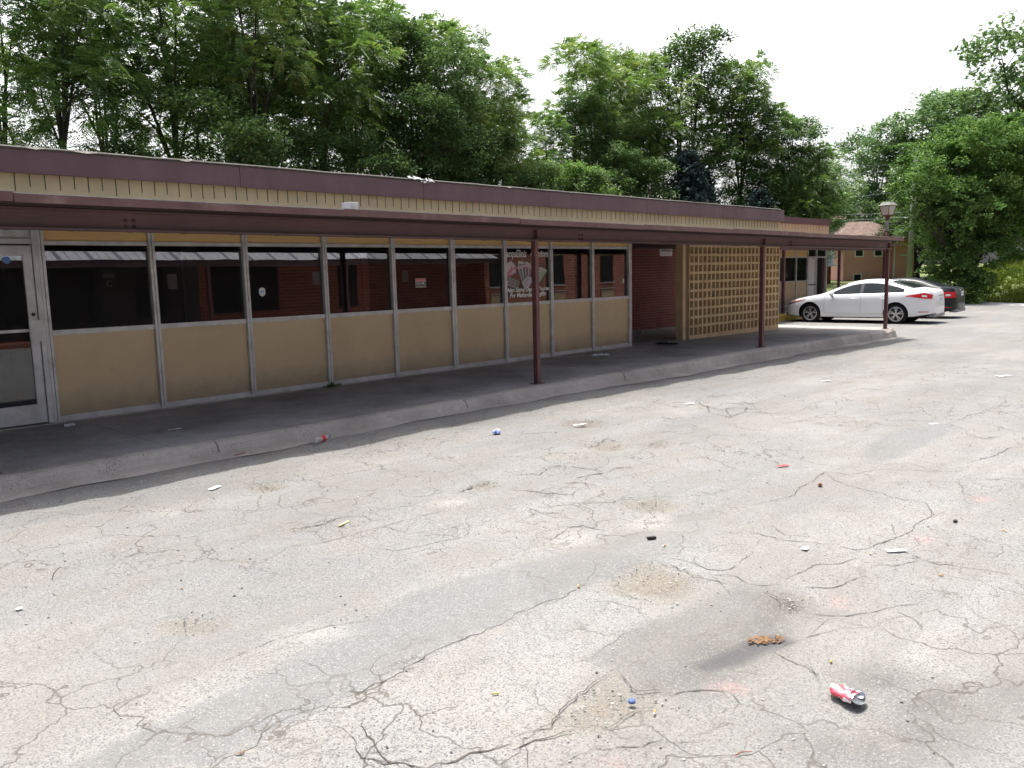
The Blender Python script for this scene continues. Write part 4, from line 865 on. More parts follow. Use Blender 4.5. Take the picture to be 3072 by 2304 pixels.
for x in (-10,-4,2,8,14,20,26): obj('post', MB().box(x-.06, x+.06, -19.44, -19.32, -.6, 2.2), M['post'], O)
for (a, c) in ((28.9,29.7),(33.5,34.6),(37.9,39.0),(43,44.2)):
    w_ = obj('window', MB().box(a, c, -19.99, -19.96, 1.03, 2.6), M['signblack'], O)
    obj('sill', MB().box(a-.05, c+.05, -19.99, -19.9, .98, 1.03).box(a-.05, c+.05, -19.99, -19.9, .66, .70), M['whitep'], w_)
    obj('lower_panel', MB().box(a, c, -19.99, -19.94, .02, .6).box(a, c, -19.99, -19.94, 2.61, 2.85), M['panel'], w_)
for (a, c) in ((2,6.2),(6.5,10.9),(12.2,13.2),(15,18),(21,22)):  # two wide windows at the left added to darken the reflected wall
    obj('window', MB().box(a, c, -21.49, -21.44, .4, 2.2), M['signblack'], O)
for x in (13.4, 19.7, 24.6): obj('notice', MB().box(x, x+.35, -21.49, -21.46, 1.4, 1.95), M['signwhite'], O)
b_ = MB(); b_.tube([(35.7,-19.92,-.6),(35.7,-19.92,3.2)], [.05,.05], 8); obj('downpipe', b_, M['alu'], O)
tag(obj('far_pavement', MB().box(-13.5, 24.2, -16.5, -14.3, -.2, .15), M['rust']), kind='structure')

# ------------------------------------------------------------------ cars
def interp(t, x):
    xs_, ys_ = zip(*t); return float(np.interp(x, xs_, ys_))
def smooth_tab(tab, n=200):
    """monotone resample + smoothing of a profile table"""
    xs_, ys_ = zip(*tab); X = np.linspace(xs_[0], xs_[-1], n); Y = np.interp(X, xs_, ys_)
    k = np.array([1,2,3,2,1])/9.; Yp = np.pad(Y, 2, mode='edge')
    Y2 = np.convolve(Yp, k, 'valid'); Y2[0] = Y[0]; Y2[-1] = Y[-1]
    return list(zip(X, Y2))
class CarShape:
    def __init__(s, top, belt, half, L, bot):
        s.top = smooth_tab(top); s.belt = smooth_tab(belt); s.half = smooth_tab(half); s.L = L; s.bot = bot
    def section(s, x):
        top = interp(s.top, x); w = interp(s.half, x); bot = interp(s.bot, x); belt = min(interp(s.belt, x), top-.012)
        g = max(0, min(1, (top-belt-.06)/.38)); wr = w*(.90-.26*g)
        hb = belt-bot
        pts = [(0,bot),(w*.80,bot),(w*.93,bot+.035),(w*.975,bot+hb*.18),(w*.99,bot+hb*.38),(w,bot+hb*.62),(w*.985,bot+hb*.82),(w*.955,belt-.015),(w*.925,belt+.012)]
        zt = top-.085*g-.012*(1-g); zb = belt+.012
        pts += [(w*.925+(wr-w*.925)*.5, zb+(zt-zb)*.5+.004), (wr, zt), (wr*.93, zt+(top-zt)*.55), (wr*.75, top-.012*g-.004), (wr*.4, top-.001), (0, top)]
        return pts
    def y(s, x, z):
        p = s.section(x)
        for a, b in zip(p[1:-1], p[2:]):
            if a[1] <= z <= b[1] and b[1] > a[1]: return a[0]+(b[0]-a[0])*(z-a[1])/(b[1]-a[1])
        return p[2][0]
    def body(s):
        b_ = MB(); X = sorted(set([0,.012,.03,.06,.1,.15,.22,.3]+list(np.arange(.4, s.L-.3, .085))+[s.L-v for v in (.3,.22,.15,.1,.06,.03,.012,0)]))
        rows = []
        for x in X:
            sec = s.section(x); ring = [(x, a, c) for a, c in sec]+[(x, -a, c) for a, c in sec[-2:0:-1]]
            rows.append(ring)
        m_ = len(rows[0]); V = [v for r_ in rows for v in r_]; Fs = []
        for i in range(len(rows)-1):
            for k in range(m_): Fs.append((i*m_+k, (i+1)*m_+k, (i+1)*m_+(k+1)%m_, i*m_+(k+1)%m_))
        Fs.append(tuple(range(m_))); Fs.append(tuple((len(rows)-1)*m_+k for k in range(m_))[::-1])
        b_.add(V, Fs); return b_
    def strip(s, x0, x1, zlo, zhi, side, off=.004, n=14, m_=4):
        b_ = MB(); V = []
        for i in range(n+1):
            x = x0+(x1-x0)*i/n; a, c = zlo(x), zhi(x); c = max(c, a+.002)
            for k in range(m_+1):
                z = a+(c-a)*k/m_; V.append((x, side*(s.y(x, z)+off), z))
        Fs = [(i*(m_+1)+k, (i+1)*(m_+1)+k, (i+1)*(m_+1)+k+1, i*(m_+1)+k+1) for i in range(n) for k in range(m_)]
        return b_.add(V, Fs)
    def over(s, x0, x1, i0, off=.004, n=16, edge=0):
        """patch across the car over section points i0.. (windscreens)"""
        V = []; b_ = MB(); m_ = None
        for i in range(n+1):
            x = x0+(x1-x0)*i/n; p = s.section(x)[i0:]
            ring = [(x, a*.985, c+off) for a, c in p]+[(x, -a*.985, c+off) for a, c in p[-2::-1]]; m_ = len(ring); V += ring
        Fs = [(i*m_+k, (i+1)*m_+k, (i+1)*m_+k+1, i*m_+k+1) for i in range(n) for k in range(m_-1)]
        return b_.add(V, Fs)

def make_wheel(parent, x, side, hw, spokes=5):
    rad = .335; y0 = side*(hw-.015)
    w = obj('wheel', MB().lathe([(.23,-.11),(.30,-.108),(rad-.012,-.095),(rad,-.07),(rad,.07),(rad-.012,.095),(.30,.108),(.23,.10)], (x, y0-side*.1, rad), 36, 'y', False), M['tyre'], parent, True)
    b_ = MB(); yo = y0+side*.002
    b_.lathe([(.238,-.03),(.238,.008),(.222,.012),(.212,.0),(.205,-.03)] if side > 0 else [(.205,.03),(.212,.0),(.222,-.012),(.238,-.008),(.238,.03)], (x, yo, rad), 36, 'y', False)
    for k in range(spokes):
        for dd in (-.11, .11):
            t = 2*math.pi*k/spokes+.3
            c, s_ = math.cos(t+dd*1.6), math.sin(t+dd*1.6); c2, s2 = math.cos(t+dd*.6), math.sin(t+dd*.6)
            px, pz = -s_, c; wd = .013
            A = [(x+.045*c2-px*wd, rad+.045*s2-pz*wd), (x+.045*c2+px*wd, rad+.045*s2+pz*wd), (x+.215*c+px*wd*1.1, rad+.215*s_+pz*wd*1.1), (x+.215*c-px*wd*1.1, rad+.215*s_-pz*wd*1.1)]
            b_.add([(a, yo+side*.004, z) for a, z in A]+[(a, yo-side*.025, z) for a, z in A], [(0,1,2,3),(4,7,6,5),(0,4,5,1),(1,5,6,2),(2,6,7,3),(3,7,4,0)])
    b_.lathe([(.06,-.02),(.058,.012),(.0,.016)] if side > 0 else [(.06,.02),(.058,-.012),(.0,-.016)], (x, yo, rad), 18, 'y')
    obj('rim', b_, M['rim'], w)
    obj('brake_disc', MB().lathe([(.235,-.004),(.235,.004)], (x, yo-side*.05, rad), 24, 'y'), M['dark_metal'], w)

def make_car(name, shape, pm, label, axf, axr, hwt, tail, head, wins, plate, rear_glass, front_glass, mirror_x, handles, chrome=True, exhaust=None, px_extra=None):
    s = shape; root = empty(name, (0,0,0), 0, label, 'car')
    body = s.body().mesh('body')
    o = bpy.data.objects.new('body', body); col.objects.link(o); o.parent = root
    bm = bmesh.new(); bm.from_mesh(body); bmesh.ops.recalc_face_normals(bm, faces=bm.faces); bm.to_mesh(body); bm.free()
    cm = MB()
    for ax in (axf, axr):
        for sd in (-1, 1):
            cm.lathe([(.385, -.3),(.385, .3)], (ax, sd*(hwt+.08), .345), 40, 'y')
    cmesh_ = cm.mesh('cut'); co = bpy.data.objects.new('cut', cmesh_); col.objects.link(co)
    bm = bmesh.new(); bm.from_mesh(cmesh_); bmesh.ops.recalc_face_normals(bm, faces=bm.faces); bm.to_mesh(cmesh_); bm.free()
    md = o.modifiers.new('b', 'BOOLEAN'); md.object = co; md.operation = 'DIFFERENCE'; md.solver = 'EXACT'
    bpy.context.view_layer.update(); dg = bpy.context.evaluated_depsgraph_get()
    nm = bpy.data.meshes.new_from_object(o.evaluated_get(dg)); o.modifiers.clear(); o.data = nm; nm.name = 'body'
    bpy.data.objects.remove(co)
    nm.materials.clear(); nm.materials.append(pm); nm.materials.append(M['carblack'])
    for p in nm.polygons:
        c = p.center; p.use_smooth = True
        well = any(abs(math.hypot(c.x-ax, c.z-.345)-.385) < .02 or (math.hypot(c.x-ax, c.z-.345) < .38 and abs(c.y) < hwt-.1) for ax in (axf, axr)) and abs(p.normal.y) < 1.1 and c.z < .75
        if (well and (math.hypot(c.x-ax, 0) >= 0)) and (abs(p.normal.y) < .3 or abs(c.y) < hwt-.15): p.material_index = 1
        if c.z < interp(s.bot, c.x)+.02: p.material_index = 1
    try: nm.set_sharp_from_angle(angle=R(38))
    except Exception: pass
    for ax in (axf, axr):
        for sd in (-1, 1): make_wheel(root, ax, sd, hwt)
    for (x0, x1) in wins:
        for sd in (-1, 1):
            g = obj('side_window', s.strip(x0, x1, lambda x: interp(s.belt, x)+.022, lambda x: interp(s.top, x)-.125, sd, .006), M['carglass'], root, True)
            if chrome and x0 == wins[0][0]:
                obj('window_trim', s.strip(wins[0][0]-.15, wins[-1][1]+.06, lambda x: interp(s.belt, x)-.0, lambda x: interp(s.belt, x)+.018, sd, .008, 30, 1), M['chrome'], root, True)
    # solid dark backing behind glass so that the cabin reads as a cabin
    obj('windscreen', s.over(*front_glass, 10, .008), M['carglass'], root, True)
    obj('rear_window', s.over(*rear_glass, 10, .008), M['carglass'], root, True)
    for sd in (-1, 1):
        obj('pillar_trim', s.strip(wins[0][1], wins[1][0], lambda x: interp(s.belt, x)+.02, lambda x: interp(s.top, x)-.12, sd, .007, 2), M['carblack'], root)
        b_ = MB()
        for x in (axf+.50, (wins[0][1]+wins[1][0])/2, axr-.40):
            q = s.strip(x-.004, x+.004, lambda x: .36, lambda x: interp(s.belt, x)-.01, sd, .0015, 1, 10); b_.add(q.v, q.f)
        q = s.strip(axf+.5, axr-.4, lambda x: .35, lambda x: .357, sd, .0015, 20, 1); b_.add(q.v, q.f)
        obj('door_seam', b_, M['signgrey'], root)
        obj('headlight', s.strip(*head, sd, .006, 18, 4), M['headl'], root, True)
        am = s.strip(head[0]+.22, head[1]-.02, lambda x: head[2](x)+.3*(head[3](x)-head[2](x)), head[3], sd, .008, 12, 2); obj('side_marker', am, M['amber'], root, True)
        tl = obj('taillight', s.strip(*tail, sd, .008, 22, 5), M['tail'], root, True)
        obj('reversing_lens', s.strip(tail[1]-.27, tail[1]-.13, lambda x: tail[2](x)+.3*(tail[3](x)-tail[2](x)), lambda x: tail[2](x)+.62*(tail[3](x)-tail[2](x)), sd, .012, 6, 2), M['signwhite'], tl)
        obj('rear_reflector', s.strip(s.L-.42, s.L-.14, lambda x: .40, lambda x: .425, sd, .008, 8, 1), M['tail'], root)
        for hx in handles:
            y = s.y(hx, .84); obj('handle', MB().bevbox(hx-.11, hx+.11, min(sd*(y+.012), sd*(y+.04)), max(sd*(y+.012), sd*(y+.04)), .82, .85, .008), pm, root, True)
        y = s.y(mirror_x, interp(s.belt, mirror_x))
        Mx = Matrix.Translation((mirror_x, sd*(y+.12), interp(s.belt, mirror_x)+.06))
        b_ = MB().bevbox(-.07, .07, -.10, .10, -.065, .065, .03); b_.xform(Mx); mo = obj('mirror', b_, pm, root, True)
        obj('mirror_arm', MB().box(mirror_x-.03, mirror_x+.02, min(sd*(y-.04),sd*(y+.1)), max(sd*(y-.04),sd*(y+.1)), interp(s.belt, mirror_x)-.03, interp(s.belt, mirror_x)+.01), M['carblack'], mo)
    # nose and tail details
    obj('grille', MB().bevbox(-.012, .03, -.42, .42, .42, .62, .01), M['carblack'], root); obj('lower_intake', MB().bevbox(-.005, .05, -.55, .55, .24, .34, .01), M['carblack'], root)
    x = s.L+.004
    p_ = obj('number_plate', MB().bevbox(x, x+.012, -.155, .155, plate-.08, plate+.08, .003), M['plate'], root)
    obj('plate_lettering', text_mesh('ZBX 4127', .07, Matrix.Translation((x+.0135, 0, plate-.025)) @ Matrix.Rotation(R(90), 4, 'Z') @ Matrix.Rotation(R(90), 4, 'X')), M['signblue'], p_)
    obj('boot_trim', MB().bevbox(x-.004, x+.02, -.30, .30, plate+.11, plate+.135, .004), M['chrome'], root)
    obj('diffuser', MB().bevbox(s.L-.16, s.L-.0, -.62, .62, .235, .36, .02), M['signgrey'], root)
    b_ = MB(); b_.tube([(s.L-.25,-.55,.27),(s.L-.02,-.55,.27)], [.035,.035], 10); obj('exhaust_pipe', b_, M['chrome'], root)
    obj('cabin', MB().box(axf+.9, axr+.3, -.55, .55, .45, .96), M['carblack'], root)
    obj('aerial_fin', MB().add([(rear_glass[0]-.02,-.02,interp(s.top,rear_glass[0]-.02)-.01),(rear_glass[0]-.02,.02,interp(s.top,rear_glass[0]-.02)-.01),(rear_glass[0]+.10,0,interp(s.top,rear_glass[0])+.045),(rear_glass[0]+.13,0,interp(s.top,rear_glass[0]+.13)-.01)],[(0,1,2),(0,2,3),(1,3,2),(0,3,1)]), pm, root)
    return root
L1 = 4.855
sh1 = CarShape(top=[(0,.58),(.03,.64),(.10,.71),(.25,.775),(.5,.845),(.9,.925),(1.25,.985),(1.42,1.04),(1.75,1.205),(2.05,1.335),(2.3,1.41),(2.6,1.455),(2.85,1.468),(3.15,1.455),(3.45,1.41),(3.75,1.335),(4.05,1.24),(4.3,1.165),(4.45,1.135),(4.62,1.12),(4.75,1.10),(4.79,1.04),(4.82,.9),(4.845,.75),(4.855,.62)],
    belt=[(0,.52),(.1,.64),(.5,.775),(1,.875),(1.4,.925),(2,.955),(3,.985),(3.8,1.01),(4.2,1.03),(4.5,1.035),(4.7,1.02),(4.79,.96),(4.855,.6)],
    half=[(0,.40),(.03,.55),(.08,.66),(.16,.76),(.3,.845),(.55,.905),(.9,.925),(2,.932),(3.2,.932),(3.9,.925),(4.3,.895),(4.55,.85),(4.7,.79),(4.79,.72),(4.83,.62),(4.855,.50)],
    L=L1, bot=[(0,.24),(.5,.20),(1,.19),(3.7,.19),(4.3,.23),(4.855,.33)])
white = make_car('parked_car', sh1, M['white_car'], 'white four door saloon parked nose in beside the end canopy post', .95, 3.755, .865,
    tail=(4.05, 4.79, lambda x: .90-.02*(x-4.05)/.74-.055*max(0,min(1,(x-4.2)/.4)), lambda x: .925+.09*max(0,min(1,(x-4.05)/.5))-.06*max(0,(x-4.6)/.2)),
    head=(.10, .80, lambda x: .60+.22*(x-.1)/.7, lambda x: .67+.155*((x-.1)/.7)**.8),
    wins=[(1.60,2.60),(2.70,3.42),(3.46,3.98)], plate=.80, rear_glass=(3.52,4.26), front_glass=(1.44,2.16), mirror_x=1.72, handles=(2.42,3.42))
white.location = (26.5,2.0,-.135); 
def place_car(o, x, y, z, h, s=.93, axf=.95):
    # car local +x points to its rear; front axle sits at (x,y)
    f = Vector((math.sin(h), math.cos(h), 0)); ang = math.atan2(-f.y, -f.x)
    o.rotation_euler = (0,0,ang); o.scale = (s,)*3; o.location = (x+f.x*axf*s, y+f.y*axf*s, z)
place_car(white, 26.5, 2.05, lotz(26)-.02, -.049)
sh2 = CarShape(top=[(0,.60),(.03,.66),(.12,.74),(.3,.80),(.6,.865),(1.0,.93),(1.3,.98),(1.5,1.06),(1.85,1.22),(2.15,1.35),(2.4,1.41),(2.7,1.44),(3.0,1.44),(3.3,1.41),(3.6,1.34),(3.9,1.23),(4.1,1.15),(4.25,1.11),(4.45,1.10),(4.6,1.09),(4.64,1.02),(4.67,.85),(4.70,.62)],
    belt=[(0,.54),(.1,.66),(.5,.78),(1,.86),(1.4,.90),(2,.93),(3,.955),(3.8,.98),(4.2,1.0),(4.5,1.0),(4.6,.98),(4.65,.9),(4.70,.6)],
    half=[(0,.40),(.03,.58),(.1,.70),(.2,.80),(.4,.87),(.9,.90),(3.3,.905),(3.9,.89),(4.3,.85),(4.5,.80),(4.6,.74),(4.66,.66),(4.70,.5)],
    L=4.70, bot=[(0,.24),(.5,.20),(1,.19),(3.6,.19),(4.2,.23),(4.70,.32)])
dark = make_car('parked_car', sh2, M['dark_car'], 'dark blue black saloon parked on the far side of the white car', .92, 3.60, .84,
    tail=(4.16, 4.65, lambda x: .74-.0*x, lambda x: .95+.0*x),
    head=(.10, .62, lambda x: .62+.18*(x-.1)/.7, lambda x: .70+.12*((x-.1)/.7)),
    wins=[(1.62,2.55),(2.65,3.35),(3.39,3.86)], plate=.88, rear_glass=(3.42,4.10), front_glass=(1.5,2.2), mirror_x=1.75, handles=(2.4,3.3))
place_car(dark, 29.35, 2.15, lotz(29)-.02, -.049, .93, .92)

# ------------------------------------------------------------------ trees
def fronds(centers, dirs, per, L, nl, lw, rs):
    """pinnate fronds radiating from each centre: returns verts (n,3), quads"""
    C = np.repeat(centers, per, 0); Dn = np.repeat(dirs, per, 0); n = len(C)
    d = rs.normal(size=(n,3))*.75 + Dn*.9 + np.array([0,0,.12]); d /= np.linalg.norm(d, axis=1)[:,None]
    ln = L*(.7+.6*rs.rand(n)); up = np.array([0,0,1.])
    side = np.cross(d, up)+1e-4; side /= np.linalg.norm(side, axis=1)[:,None]
    roll = rs.normal(size=n)*.45; nrm = np.cross(side, d); side = side*np.cos(roll)[:,None]+nrm*np.sin(roll)[:,None]
    V = []
    for k in range(nl):
        t = .22+.78*(k+.5)/nl
        base = C + d*(ln*t)[:,None]; base[:,2] -= ln*.42*t*t
        for s in (-1, 1):
            ld = side*s*(.9+.1*rs.rand(n)[:,None]) + d*.35; ld[:,2] -= .28+.15*rs.rand(n)
            ld /= np.linalg.norm(ld, axis=1)[:,None]
            ll = (lw*3.1*(1-.45*abs(t-.5))*(.85+.3*rs.rand(n)))[:,None]; wd = d*(lw*.5)
            V.append(np.stack([base, base+ld*ll*.45+wd, base+ld*ll, base+ld*ll*.45-wd], 1))
    V = np.concatenate(V, 0).reshape(-1,3); return V
def leaves(centers, per, rad, size, rs, flat=.6):
    C = np.repeat(centers, per, 0); n = len(C)
    o = rs.normal(size=(n,3)); o /= np.linalg.norm(o, axis=1)[:,None]; o *= (rad*rs.rand(n)**.45)[:,None]; o[:,2] *= .7
    P0 = C+o; a = rs.normal(size=(n,3)); a[:,2] = a[:,2]*.5-.3; a /= np.linalg.norm(a, axis=1)[:,None]
    u = rs.normal(size=(n,3))*(1-flat)+np.array([0,0,1.]); b = np.cross(a, u); b /= np.linalg.norm(b, axis=1)[:,None]+1e-9
    s = (size*(.6+.8*rs.rand(n)))[:,None]
    return np.stack([P0, P0+a*s*.5+b*s*.32, P0+a*s, P0+a*s*.5-b*s*.32], 1).reshape(-1,3)
def quads_mesh(name, V):
    nq = len(V)//4; me = bpy.data.meshes.new(name); me.vertices.add(len(V)); me.vertices.foreach_set('co', V.astype(np.float32).ravel())
    me.loops.add(nq*4); me.loops.foreach_set('vertex_index', np.arange(nq*4, dtype=np.int32)); me.polygons.add(nq)
    me.polygons.foreach_set('loop_start', np.arange(0, nq*4, 4, dtype=np.int32)); me.polygons.foreach_set('loop_total', np.full(nq, 4, np.int32)); me.update(calc_edges=True); return me
def lobe_points(lobes, n, rs, inner=.7):
    w = np.array([l[3]**2 for l in lobes]); w = w/w.sum(); idx = rs.choice(len(lobes), n, p=w); L = np.array(lobes)
    d = rs.normal(size=(n,3)); d /= np.linalg.norm(d, axis=1)[:,None]; d[:,2] = np.where(rs.rand(n) < .55, abs(d[:,2]), d[:,2])
    r_ = (inner+(1.04-inner)*rs.rand(n))*L[idx,3]
    return L[idx,:3]+d*r_[:,None]*np.array([1,1,.82]), d
def limbs(b_, lobes, h0, r0, rs, base=(0,0), n=None, twigs=None):
    """trunk that forks into limbs reaching the lobes"""
    top = max(l[2] for l in lobes); bx, by = base
    fork = Vector((bx+rs.uniform(-.3,.3), by+rs.uniform(-.3,.3), h0))
    mid = Vector((bx+rs.uniform(-.12,.12), by+rs.uniform(-.12,.12), h0*.5))
    b_.tube([(bx,by,-.6), tuple(mid), tuple(fork)], [r0*1.15, r0*.92, r0*.78], 8)
    ends = []
    for l in lobes:
        e = Vector(l[:3]); m1 = fork.lerp(e, .4)+Vector((rs.uniform(-.25,.25), rs.uniform(-.25,.25), .35))
        rr_ = r0*(.30+.18*rs.rand()); b_.tube([tuple(fork-Vector((0,0,.3))), tuple(m1), tuple(m1.lerp(e,.6)), tuple(e)], [rr_, rr_*.7, rr_*.45, rr_*.18], 6, False); ends.append((m1, e, rr_, l[3]))
    for (m1, e, rr_, r_) in ends:
        for _ in range(7):
            t = rs.rand(); s = m1.lerp(e, .2+.8*t); dv = Vector(rs.normal(size=3)); dv.z = abs(dv.z)*.6; dv.normalize(); q = s+dv*r_*.85
            b_.tube([tuple(s), tuple(s.lerp(q,.5)+Vector((0,0,.12))), tuple(q)], [rr_*.28, rr_*.18, rr_*.06], 4, False)
def tree_variant(seed, H, h0, spread, nl, kind, ncl, r0=.13, per=6, low=None):
    rs = np.random.RandomState(seed); lobes = []
    for k in range(nl):
        f = (k+.5)/nl; z = h0+(H-h0)*(.12+.80*f); rr_ = spread*(1-.75*abs(f-.45))*(.35+.5*rs.rand()); a_ = k*2.4+rs.rand()
        r_ = (H-h0)*(.15+.10*rs.rand())*(1.15-.45*f)
        lobes.append((rr_*math.cos(a_), rr_*math.sin(a_), min(z, H-r_*.8), r_))
    lobes.append((rs.uniform(-.3,.3), rs.uniform(-.3,.3), H-.9, .9))
    P_, D_ = lobe_points(lobes, ncl, rs, .55)
    if kind == 'frond': V = fronds(P_, D_, per+2, .46, 7, .042, rs)
    elif kind == 'leaf': V = leaves(P_, per, .42, .12, rs)
    else: V = leaves(P_, per, .75, .30, rs)
    b_ = MB(); limbs(b_, lobes, h0, r0, rs)
    return b_.mesh('trunk'), quads_mesh('crown', V)
VAR = {}
VAR['a0'] = tree_variant(1, 12, 5.2, 2.3, 9, 'frond', 430); VAR['a1'] = tree_variant(2, 11.5, 4.8, 2.6, 9, 'frond', 420)
VAR['a2'] = tree_variant(3, 12.5, 5.6, 2.0, 10, 'frond', 400, .11); VAR['b0'] = tree_variant(4, 12, 4.4, 2.8, 10, 'leaf', 430, .16, 75)
VAR['b1'] = tree_variant(5, 8, 1.6, 2.2, 9, 'leaf', 330, .10, 60); VAR['t0'] = tree_variant(6, 12, 4.0, 1.3, 8, 'frond', 130, .12)
VAR['f0'] = tree_variant(7, 17, 3.0, 5.4, 13, 'far', 520, .28, 42); VAR['f1'] = tree_variant(8, 16, 2.5, 4.8, 12, 'far', 480, .26, 42)
meshmat = {}
def tree(x, y, var, H, Hv, leafm, label, group, rz=0, name='tree', z0=None, wid=1.):
    tr, cr = VAR[var]; s = H/Hv
    t = empty(name, (x, y, terr(x, y) if z0 is None else z0), rz, label, 'tree', group); t.scale = (s*wid, s*wid, s)
    for nm_, me_, mt in (('trunk', tr, M['trunk']), ('crown', cr, leafm)):
        key = (me_.name, mt.name)
        if key not in meshmat:
            m2 = me_.copy(); m2.materials.clear(); m2.materials.append(mt)
            if nm_ == 'trunk': m2.polygons.foreach_set('use_smooth', [True]*len(m2.polygons))
            meshmat[key] = m2
        o = bpy.data.objects.new(nm_, meshmat[key]); col.objects.link(o); o.parent = t
    return t
HV = {'a0':12,'a1':11.5,'a2':12.5,'b0':12,'b1':8,'t0':12,'f0':17,'f1':16}
rt = random.Random(3)
GR = 'leafy trees in the row behind the shop building'
LBL = 'tall thin stemmed leafy tree growing in the row behind the shop roof'
row = [(3.5,17,'a0',12.5),(6.2,16.2,'t0',13),(7.6,19.5,'t0',13.5),(8.6,15.8,'a2',12.5),(10.6,18.6,'t0',13),(11.6,16.4,'a1',12.6),(13.8,15.6,'a0',12.8),(15.2,18.4,'a1',13.3),(16.8,16.2,'a2',12.8),(18.8,16.9,'a0',12.0),(20.6,15.4,'b0',11.2),(21.6,18.6,'a1',12.9),(23.6,16.6,'a0',12.2),(25.6,16.0,'a2',10.7),(27.4,17.8,'b0',9.8)]
for k, (x, y, v, H) in enumerate(row): tree(x, y, v, H, HV[v], M['leafA'] if v[0] in 'at' else M['leafB'], LBL, GR, rt.random()*6.28, wid=1.05)
GS = 'dark understory bushes behind the shop building'
for k in range(13):
    x = 3+k*2.15+rt.uniform(-.5,.5); y = rt.uniform(13.4, 15.5)
    tree(x, y, 'b1', rt.uniform(5.9, 7.4)+(.5 if x > 12 else -1.3), 8, M['leafB'], 'dark bushy small tree below the taller trees behind the shop roof', GS, rt.random()*6.28, 'bush', wid=1.05)
GM = 'trees behind the far end of the shop building'
for k, (x, y, v, H) in enumerate([(30.6,17.6,'a1',9.4),(33.0,17.4,'b0',10.4),(35.0,18.2,'a0',13.6),(38.0,17.0,'a1',13.2),(40.6,15.8,'b0',14.6),(42.2,13.6,'a2',13.0),(44.2,11.8,'b0',10.2),(40.0,20,'a0',14),(43.6,9.9,'a1',8.2)]):
    tree(x, y, v, H, HV[v], M['leafB'] if v[0] == 'b' else M['leafA'], 'broad leafy tree rising behind the far end of the brown roof', GM, rt.random()*6.28, wid=1.12)
for k, (x, y, H) in enumerate([(29.2,14.8,6.8),(31.6,15.2,7),(34.2,14.6,7.4),(45.4,12.2,6.2),(41.9,12.2,7.6)]):
    tree(x, y, 'b1', H, 8, M['leafC'] if k in (0,) else M['leafB'], 'dark bushy small tree below the taller trees behind the shop roof', GS, rt.random()*6.28, 'bush', wid=1.2)
# two blue spruces
def spruce(x, y, H, rad, label, seed):
    rs = np.random.RandomState(seed); t = empty('spruce_tree', (x, y, terr(x, y)), 0, label, 'tree')
    V = []; b_ = MB(); b_.tube([(0,0,-.5),(0,0,H)], [.16,.02], 8); Cn = []
    z = H*.12
    while z < H-.2:
        rr_ = rad*(1-z/H)**.8+.12; nb = 9
        for k in range(nb):
            a_ = rs.rand()*6.28; ln = rr_*(.7+.5*rs.rand()); n = max(3, int(ln/.16))
            b_.tube([(0,0,z),(ln*.5*math.cos(a_),ln*.5*math.sin(a_),z-.02*ln),(ln*math.cos(a_),ln*math.sin(a_),z-.22*ln)], [.03,.018,.005], 4, False)
            for q in range(1, n+1):
                f = q/n; Cn.append((ln*f*math.cos(a_)+rs.normal()*.08, ln*f*math.sin(a_)+rs.normal()*.08, z-.22*ln*f*f+rs.normal()*.05))
        z += .24
    Vv = leaves(np.array(Cn), 11, .17, .19, rs, .3)
    # needles sprays: narrower
    obj('trunk', b_, M['trunk'], t, True); me = quads_mesh('crown', Vv); obj('crown', me, M['needle'], t); return t
spruce(36.9, 13.6, 8.0, 3.4, 'tall dark blue green spruce among the leafy trees behind the roof', 5)
spruce(39.8, 11.2, 6.0, 3.0, 'lower blue green spruce at the right foot of the taller one', 6)
spruce(38.6, 13.9, 7.4, 3.2, 'mid height blue green spruce half hidden beside the tallest spruce', 7)
# far trees beyond the house
for (x, y, v, H, mt, lb) in [(56.0,16.6,'f1',7.4,'leafC','bright green rounded tree left of the brown house roof'),(60.5,19.5,'f0',8.6,'leafC','light green tree filling the gap above the wing roof'),
        (77.3,19.5,'f0',13.6,'leafD','tall dark tree directly behind the brown house'),(76.9,15.6,'f1',15.6,'leafD','tallest domed tree above the lamp post in the distance'),(70.5,21.5,'f1',10.6,'leafD','distant mid green tree with a low sloping crown'),
        (79.7,11.8,'f0',16.2,'leafD','dark distant tree just right of the utility pole'),(77.6,7.4,'f0',20.6,'leafD','highest distant tree at the right edge of the picture'),(80,3,'f1',19.5,'leafD','distant tree cut by the right edge behind the highest one')]:
    tree(x, y, v, H, HV[v], M[mt], lb, None, rt.random()*6.28)
for k, (x, y, H) in enumerate([(63.5,9.2,7),(61,7.4,6.4),(66,5.6,7.2),(58.6,4.6,5.2),(69,12.8,7.5),(64,1.5,6.5),(72,-1,8),(60.5,-1.5,5.0),(55,2.5,4.0),(57,1.3,4.6),(66,-5,7)]):
    tree(x, y, 'b1', H, 8, M['leafB'] if k not in (3, 7, 8, 9) else M['leafC'], 'shady thicket tree on the bank to the right of the brown house', 'thicket on the far bank', rt.random()*6.28, 'bush', wid=1.5)
